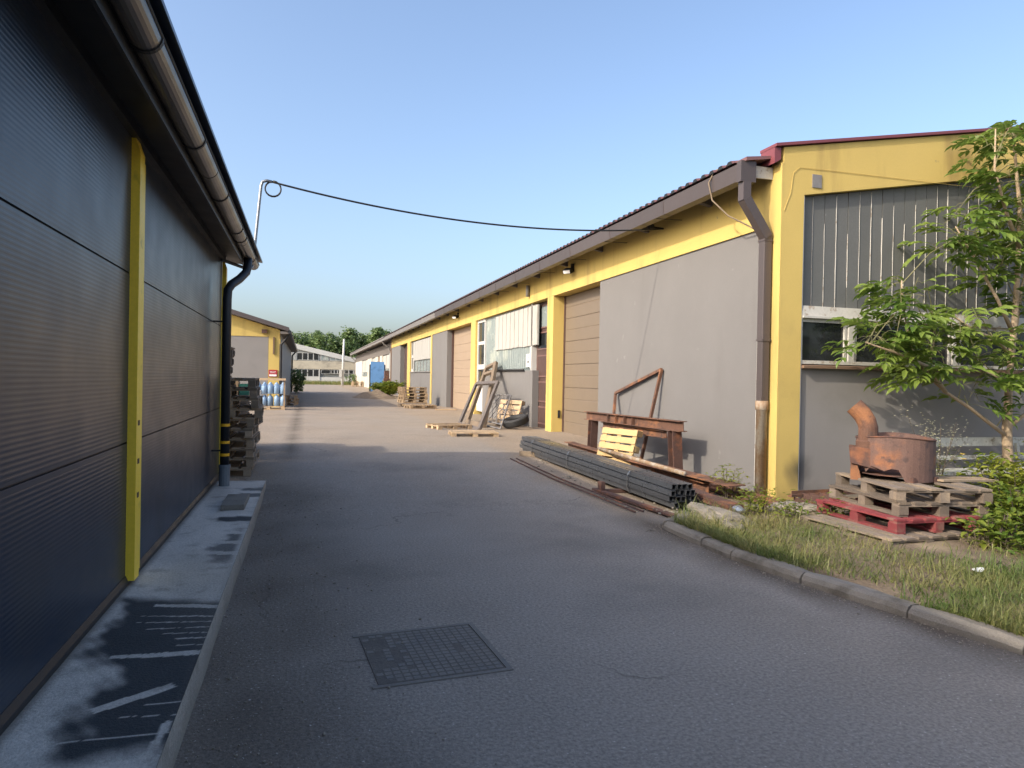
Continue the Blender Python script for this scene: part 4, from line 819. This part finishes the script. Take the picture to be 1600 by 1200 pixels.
fp = [(-.02, .34, .125), (-.02, .41, .125), (-.02, .42, .105), (-.02, .56, .10), (.0, .63, .10), (.04, .70, .10), (.10, .77, .10), (.13, .80, .10)]
part('flue_pipe', MB().tube([tuple(fb+FL*a+Vector((0, 0, b))) for a, b, c in fp], [c for a, b, c in fp], 18, cap=False), 'rust', dm, world=False)
part('flue_mouth', MB().tube([tuple(fb+FL*.10+Vector((0, 0, .77))), tuple(fb+FL*.101+Vector((0, 0, .771)))], .096, 18), 'black', dm, world=False)
# bench by the gable
bn = thing('garden_bench', 'old pale painted bench standing by the gable behind the tree', 'bench', (9, 7.4, .06))
part('backrest', B(8.0, 10.2, 7.5, 7.53, .78, .9), 'bench_paint', bn); part('seat', B(8.05, 10.2, 7.1, 7.45, .44, .48), 'bench_paint', bn); part('rail', B(8.15, 10.2, 7.44, 7.47, .6, .655), 'bench_paint', bn)
for x in (8.2, 9.9):
    part('leg', MB().bar((x, 7.44, .05), (x-.03, 7.485, .82), .05, .04, (0, 1, 0)), 'bench_paint', bn); part('leg', MB().bar((x, 7.15, .05), (x, 7.15, .44), .05, .04, (0, 1, 0)), 'bench_paint', bn)

# ------------------------------------------------------------------ vegetation
def leaflet(mb, base, d, n, L_, w, fold=.25):
    d = d.normalized(); s = d.cross(n).normalized(); n = s.cross(d)
    k = len(mb.v); P_ = [base, base+d*L_*.35+s*w*.5+n*fold*w, base+d*L_*.7+s*w*.38+n*fold*w*.6, base+d*L_-n*L_*.12, base+d*L_*.7-s*w*.38+n*fold*w*.6, base+d*L_*.35-s*w*.5+n*fold*w, base+d*L_*.4, base+d*L_*.72-n*L_*.03]
    mb.v += [tuple(p) for p in P_]; mb.f += [(k, k+1, k+6), (k+1, k+2, k+7, k+6), (k+2, k+3, k+7), (k, k+6, k+5), (k+6, k+7, k+4, k+5), (k+7, k+3, k+4)]
VR = random.Random(31)
leafmeshes = []
for v in range(7):
    mb = MB(); Lr = VR.uniform(.24, .36); np_ = VR.choice((3, 4, 4)); pts = []
    for i in range(7):
        t = i/6; pts.append(Vector((Lr*t, 0, -.16*Lr*t*t*2.2)))
    mb.tube(pts, [.004]*4+[.003]*3, 4, cap=False)
    for i in range(np_):
        t = .3+.62*i/(np_-1) if np_ > 1 else .5; p = pts[0].lerp(pts[6], t); p = Vector((Lr*t, 0, -.35*Lr*t*t)); L_ = VR.uniform(.11, .155)*(.8+.4*math.sin(t*3))
        for sd in (-1, 1): leaflet(mb, p, Vector((.55+.3*t, sd*.9, -.28+VR.uniform(-.25, .15))), Vector((VR.uniform(-.2, .2), VR.uniform(-.2, .2), 1)), L_, L_*.42)
    leaflet(mb, pts[6], Vector((1, VR.uniform(-.2, .2), -.7)), Vector((0, 0, 1)), .15, .06)
    me = mesh('leaf', mb); me.materials.append(M['leaf_tree']); leafmeshes.append(me)
TK = 1.115
def TT(p): return (p[0]*TK, p[1]*TK, 1.6+(p[2]-1.6)*TK)
tree = thing('young_tree', 'young broadleaf tree with slender pale trunk before the grey gable', 'tree', (9.58, 7.36, .05))
T0 = Vector((8.6, 6.6, .0)); trunk = [(8.6, 6.6, -.05), (8.58, 6.6, .5), (8.53, 6.6, 1.05), (8.55, 6.6, 1.7), (8.62, 6.6, 2.5), (8.68, 6.62, 3.2), (8.66, 6.6, 3.9), (8.55, 6.6, 4.6), (8.5, 6.6, 4.85)]
trunk = [TT(p) for p in trunk]; trunk[0] = (trunk[0][0], trunk[0][1], -.05)
part('trunk', MB().tube(trunk, [.075, .07, .065, .045, .04, .035, .028, .018, .008], 10), 'bark', tree, smooth=True)
limbs = [[(8.53, 6.6, 1.0), (8.2, 6.55, 1.15), (7.8, 6.5, 1.35), (7.4, 6.5, 1.55), (7.1, 6.5, 1.75), (6.85, 6.5, 2.1), (6.72, 6.5, 2.6), (6.7, 6.5, 2.85)], [(7.4, 6.5, 1.55), (7.0, 6.4, 1.85), (6.5, 6.4, 2.0), (6.1, 6.4, 2.1)], [(8.55, 6.6, 1.1), (8.8, 6.55, 1.3), (9.2, 6.5, 1.7), (9.5, 6.5, 2.4)], [(8.56, 6.6, 1.75), (8.75, 6.7, 2.2), (8.85, 6.7, 2.9), (9.1, 6.7, 3.7), (9.2, 6.7, 4.4)], [(8.6, 6.6, 2.3), (8.2, 6.5, 2.7), (7.8, 6.5, 3.2), (7.5, 6.5, 3.55)], [(8.67, 6.6, 3.4), (8.3, 6.5, 3.8), (8.1, 6.5, 4.3), (8.1, 6.5, 4.8)], [(8.55, 6.6, 1.5), (8.2, 6.4, 1.7), (7.8, 6.3, 1.8)], [(8.6, 6.6, 2.0), (8.2, 6.5, 2.2), (7.7, 6.4, 2.3), (7.4, 6.4, 2.45)], [(7.1, 6.5, 1.75), (7.3, 6.6, 2.1), (7.35, 6.6, 2.5)]]
limbs = [[TT(p) for p in l_] for l_ in limbs]
mb = MB()
for l_ in limbs: mb.tube(l_, [.03-.022*i/(len(l_)-1) for i in range(len(l_))], 7)
part('limb', mb, 'bark', tree, smooth=True)
cl = [((6.7, 6.5, 2.15), (.78, .4, .42), 76), ((6.75, 6.5, 2.7), (.32, .3, .28), 20), ((7.45, 6.5, 2.3), (.45, .35, .42), 32), ((8.45, 6.55, 4.72), (.35, .3, .28), 26), ((8.3, 6.5, 4.3), (.5, .45, .6), 48), ((7.6, 6.5, 3.45), (.42, .35, .36), 30), ((8.25, 6.55, 3.5), (.7, .5, .6), 48), ((8.95, 6.6, 3.9), (.6, .5, .9), 34), ((8.7, 6.6, 2.75), (.8, .5, .55), 43), ((8.15, 6.45, 2.05), (.6, .4, .38), 25), ((9.3, 6.6, 2.1), (.6, .5, .7), 25), ((8.1, 6.4, 1.55), (.5, .35, .25), 19), ((6.95, 6.45, 1.75), (.4, .3, .22), 20)]
cl = [(TT(c_), tuple(v*TK for v in s3), n) for c_, s3, n in cl]
tw = MB(); segs = [(Vector(a), Vector(b)) for l_ in [trunk[3:]]+limbs for a, b in zip(l_[:-1], l_[1:])]; leaves = []
def near(p, sg):
    best = None
    for a, b in sg:
        t = max(0, min(1, (p-a).dot(b-a)/(b-a).length_squared)); q = a+(b-a)*t; dd = (p-q).length
        if best is None or dd < best[0]: best = (dd, q)
    return best[1]
for c_, s3, n in cl:
    sub = []
    for i in range(7):
        v = Vector((VR.uniform(-1, 1), VR.uniform(-1, 1), VR.uniform(-.7, 1))).normalized()*.8; e = Vector(c_)+Vector((v.x*s3[0], v.y*s3[1], v.z*s3[2])); a, b = VR.choice(sorted(segs, key=lambda g_: ((g_[0]+g_[1])/2-e).length)[:3]); q = a.lerp(b, VR.random()); m_ = q.lerp(e, .5)+Vector((VR.uniform(-.06, .06), VR.uniform(-.06, .06), .08))
        tw.tube([q, m_, e], [.009, .006, .003], 5, cap=False); sub += [(q.lerp(m_, .4), m_), (m_, e)]
    for i in range(n):
        while True:
            v = Vector((VR.uniform(-1, 1), VR.uniform(-1, 1), VR.uniform(-1, 1)))
            if .2 < v.length < 1: break
        p = Vector(c_)+Vector((v.x*s3[0], v.y*s3[1], v.z*s3[2])); q = near(p, sub)+Vector((VR.uniform(-.03, .03), VR.uniform(-.03, .03), VR.uniform(-.03, .03)))
        if (p-q).length > .22: p = q+(p-q).normalized()*VR.uniform(.1, .22)
        tw.tube([q, q.lerp(p, .5)+Vector((0, 0, .02)), p], [.0035, .003, .002], 4, cap=False)
        dr_ = (p-q); yaw = math.atan2(dr_.y, dr_.x)+VR.gauss(0, .5); leaves.append((p, yaw, VR.uniform(-.6, .25), VR.uniform(-.4, .4)))
cr = part('crown', tw, 'twig', tree)
VR.shuffle(leaves); more = MB()
for p, yaw, pit, rl in leaves[300:]:
    s = VR.uniform(.85, 1.25); mt = Matrix.Translation(p) @ Euler((rl, pit, yaw)).to_matrix().to_4x4() @ Matrix.Scale(s, 4); lm = VR.choice(leafmeshes); k = len(more.v); more.v += [tuple(mt @ v.co) for v in lm.vertices]; more.f += [tuple(k+i for i in f.vertices) for f in lm.polygons]
part('leaf_mass', more, 'leaf_tree', cr)['kind'] = 'stuff'
for p, yaw, pit, rl in leaves[:300]:
    s = VR.uniform(.85, 1.25); inst('leaf', VR.choice(leafmeshes), cr, p-wloc(cr), (rl, pit, yaw), (s, s, s))
def bush(name, label, cat, c_, rx, ry, h, n, L_, m='leaf_bush', group=None, stems=8, seed=1, asp=.5):
    R = random.Random(seed); t = thing(name, label, cat, c_, (0, 0, 0), group); lb = MB(); sb_ = MB(); c0 = Vector(c_)
    for i in range(stems):
        a = R.uniform(0, 6.28); e = c0+Vector((math.cos(a)*rx*R.uniform(.2, .9), math.sin(a)*ry*R.uniform(.2, .9), h*R.uniform(.6, 1))); b00_ = c0+Vector(((e.x-c0.x)*.55, (e.y-c0.y)*.55, 0)); sb_.tube([b00_, b00_.lerp(e, .5)+Vector((0, 0, h*.06)), e], [.007, .005, .003], 5)
        m_ = n//stems
        for k in range(m_):
            f = R.uniform(.08, 1); p = b00_.lerp(e, f)+Vector((R.gauss(0, .08), R.gauss(0, .08), R.gauss(0, .05)+.1*h*math.sin(f*3))); an = R.uniform(0, 6.28); p.z = max(p.z, c0.z+.02)
            leaflet(lb, p, Vector((math.cos(an), math.sin(an), R.uniform(-.5, .5))), Vector((R.uniform(-.4, .4), R.uniform(-.4, .4), 1)), L_*R.uniform(.6, 1.2), L_*asp*R.uniform(.7, 1.1))
    part('stems', sb_, 'bark_dark', t); part('foliage', lb, m, t); return t
BL = (('dense leafy bush under the tree trunk', (8.0, 6.0), .8, .5, .78, 900), ('yellowish leafy bush right of the pallet pile', (7.15, 5.3), .6, .45, .55, 800), ('broad leaved weed clump at the pallet corner', (6.3, 5.0), .28, .25, .36, 200), ('tall yellow green bush at the verge end', (8.6, 5.4), .9, .7, .8, 900), ('low yellow green bush between tree and grass', (7.5, 4.7), .8, .5, .42, 800), ('leafy bush at the bench end', (9.2, 6.7), .6, .4, .8, 400), ('low leafy clump in the grass below the bushes', (6.6, 4.55), .5, .35, .25, 380))
for i, (lab, (x, y), rx, ry, h, n) in enumerate(BL): bush('leafy_bush', lab, 'bush', (x, y, .06), rx, ry, h, n, .11, seed=60+i, stems=22)
for i, (lab, (x, y, z), h, n) in enumerate((('bright green weed sprouting at the rusty bars by the wall', (5.55, 8.15, .05), .42, 220), ('green weed tuft by the foil wrapped bars', (5.1, 6.95, .05), .3, 320), ('small weed by the concrete slab and pallets', (5.75, 6.45, .06), .22, 140), ('weed tuft in front of the concrete slab', (5.35, 6.6, .06), .22, 180))): bush('weed', lab, 'weed', (x, y, z), .22, .22, h, n, .075, 'leaf_bush', None, 7, 80+i, .35)
# flowering weed
fw = thing('flowering_weed', 'tall wispy weed with tiny white flowers beside the drum', 'weed', (7.75, 6.95, .05)); R = random.Random(91); sb_ = MB(); fl = MB(); lb = MB()
for i in range(16):
    e = Vector((7.75+R.gauss(0, .28), 6.95+R.gauss(0, .15), R.uniform(.7, 1.35))); b0_ = Vector((7.75+R.gauss(0, .08), 6.95, .03)); sb_.tube([b0_, b0_.lerp(e, .5)+Vector((0, 0, .1)), e], [.006, .004, .002], 4)
    for k in range(16):
        p = e+Vector((R.gauss(0, .09), R.gauss(0, .07), R.gauss(-.06, .1))); an = R.uniform(0, 6.28); leaflet(fl, p, Vector((math.cos(an), math.sin(an), .2)), Vector((0, 0, 1)), .028, .022)
    for k in range(14):
        p = b0_.lerp(e, R.uniform(.1, .8)); an = R.uniform(0, 6.28); leaflet(lb, p, Vector((math.cos(an), math.sin(an), .3)), Vector((0, 0, 1)), .08, .018)
part('stems', sb_, 'bark_dark', fw); part('flowers', fl, 'flower', fw)['kind'] = 'stuff'; part('foliage', lb, 'leaf_bush', fw)
yf = MB()
for x, y, z in ((8.05, 6.8, .75), (7.95, 6.7, .7), (8.45, 6.2, .65), (8.2, 6.0, .62)):
    for k in range(7): an = k*.9; leaflet(yf, Vector((x, y, z)), Vector((math.cos(an), math.sin(an), .3)), Vector((0, 0, 1)), .04, .022)
part('yellow_flowers', yf, 'yellow_flower', fw)
# grass
R = random.Random(77); gb = MB(); n = 0
def patch(x, y): return wob(x*1.3, y*1.3)*.5+wob(x*3.1+2, y*2.7)*.35
while n < 66000:
    y = R.uniform(2.0, 7.3); x = kerbx(min(y, 7.3))+.05+abs(R.random()**1.7)*8.5; d_ = patch(x, y)
    if y > 6.6 and R.random() < .75: continue
    if 5.45 < x < 6.9 and 5.3 < y < 6.7 and R.random() < .93: continue
    if R.random() > .36+.95*d_+.3*ss(0, .6, x-kerbx(min(y, 7.3))-.2): continue
    h = R.uniform(.03, .085)*(1+.5*d_) + (R.random() < .12)*R.uniform(.03, .14); an = R.uniform(0, 6.28); w = R.uniform(.0025, .005); ln = R.uniform(.4, 1.8)*h; c_, s2 = math.cos(an), math.sin(an); z0 = .05
    k = len(gb.v); px_, py_ = -s2*w, c_*w
    gb.v += [(x-px_, y-py_, z0), (x+px_, y+py_, z0), (x+c_*ln*.35+px_*.7, y+s2*ln*.35+py_*.7, z0+h*.65), (x+c_*ln*.35-px_*.7, y+s2*ln*.35-py_*.7, z0+h*.65), (x+c_*ln, y+s2*ln, z0+h)]
    gb.f += [(k, k+1, k+2, k+3), (k+3, k+2, k+4)]; n += 1
o = part('grass', gb, 'grass'); tag(o, 'short uneven grass with dry yellow patches on the verge', 'grass', None, 'stuff')
o = part('litter', MB().rock((5.33, 4.33, .11), .09, .05, .012, .5, 5, 2), 'litter_white'); tag(o, 'scrap of white litter in the grass', 'litter')
# weeds on the soil heap, shed corner and in front of the hall
bush('weed', 'green weeds growing over the soil heap before the blue panel', 'weed', (4.9, 44.5, gz(44)+.15), 1.3, 1.8, .8, 1800, .24, 'leaf_bush', None, 30, 95, .5)
bush('shrub', 'dark green shrub at the far corner of the yellow shed', 'shrub', (-.55, 50, gz(50)), .5, 1.2, 1.7, 900, .22, 'leaf_far', None, 20, 96, .5)
bush('shrub', 'low shrub in front of the white hall beside the pole', 'shrub', (6.2, 92, gz(92)), 1.6, 1.0, 1.6, 700, .3, 'leaf_far', None, 16, 97, .5)
R = random.Random(78); gb = MB()
for i in range(5000):
    x = R.uniform(-8, 9); y = R.uniform(91.5, 97); h = R.uniform(.2, .6); an = R.uniform(0, 6.28); w = .03; z0 = gz(y); k = len(gb.v)
    gb.v += [(x-w, y, z0), (x+w, y, z0), (x+math.cos(an)*.2, y+math.sin(an)*.2, z0+h)]; gb.f.append((k, k+1, k+2))
o = part('meadow_grass', gb, 'grass'); tag(o, 'strip of tall grass in front of the white hall', 'grass', None, 'stuff')
# far trees
FR = random.Random(50)
spec = [(-9, 150, 11.5, 'round'), (-3.5, 146, 10.6, 'round'), (1.5, 150, 11.2, 'round'), (5, 143, 10.2, 'round'), (8.4, 146, 11.6, 'tall'), (11.2, 150, 10.9, 'round'), (14.2, 145, 12.0, 'tall'), (16.5, 150, 11.6, 'tall'), (19.5, 146, 11.2, 'round'), (23, 150, 11.0, 'round'), (27, 146, 11.4, 'round')]
labs = ['broad green tree behind the far hall, leftmost of the belt by the shed', 'round green tree behind the far hall roof peak', 'round green tree behind the hall windows', 'lower round tree just left of the utility pole', 'narrow pointed tree behind the utility pole', 'round tree right of the utility pole', 'tallest pointed tree behind the hall end', 'pointed tree over the old workshop roof', 'round tree over the old workshop eave', 'green tree partly hidden by the workshop roof', 'green tree beyond the workshop roof']
for (x, y, h, kd), lab in zip(spec, labs):
    t = thing('broadleaf_tree', lab, 'tree', (x, y, .4)); rx = 3.3 if kd == 'round' else 2.3; lb = MB()
    part('trunk', MB().tube([(x, y, .3), (x+.1, y, h*.5), (x, y, h*.85)], [.25, .16, .05], 6), 'bark_dark', t)
    blobs = [(Vector((x+FR.gauss(0, rx*.5), y+FR.gauss(0, rx*.4), FR.uniform(1.2, h-1.0))), FR.uniform(1.0, 1.6)) for _ in range(46)]+[(Vector((x+FR.gauss(0, .3), y, h-.9)), .9)]
    for c_, r_ in blobs:
        if kd == 'tall': c_.x = x+(c_.x-x)*(1.1-.75*c_.z/h)
        for k in range(75):
            v = Vector((FR.gauss(0, 1), FR.gauss(0, 1), FR.gauss(0, 1))).normalized()*r_*FR.uniform(.5, 1); an = FR.uniform(0, 6.28)
            leaflet(lb, c_+v, Vector((math.cos(an), math.sin(an), FR.uniform(-.6, .3))), v+Vector((0, 0, .6)), FR.uniform(.4, .7), .4)
    part('crown', lb, 'leaf_far', t)
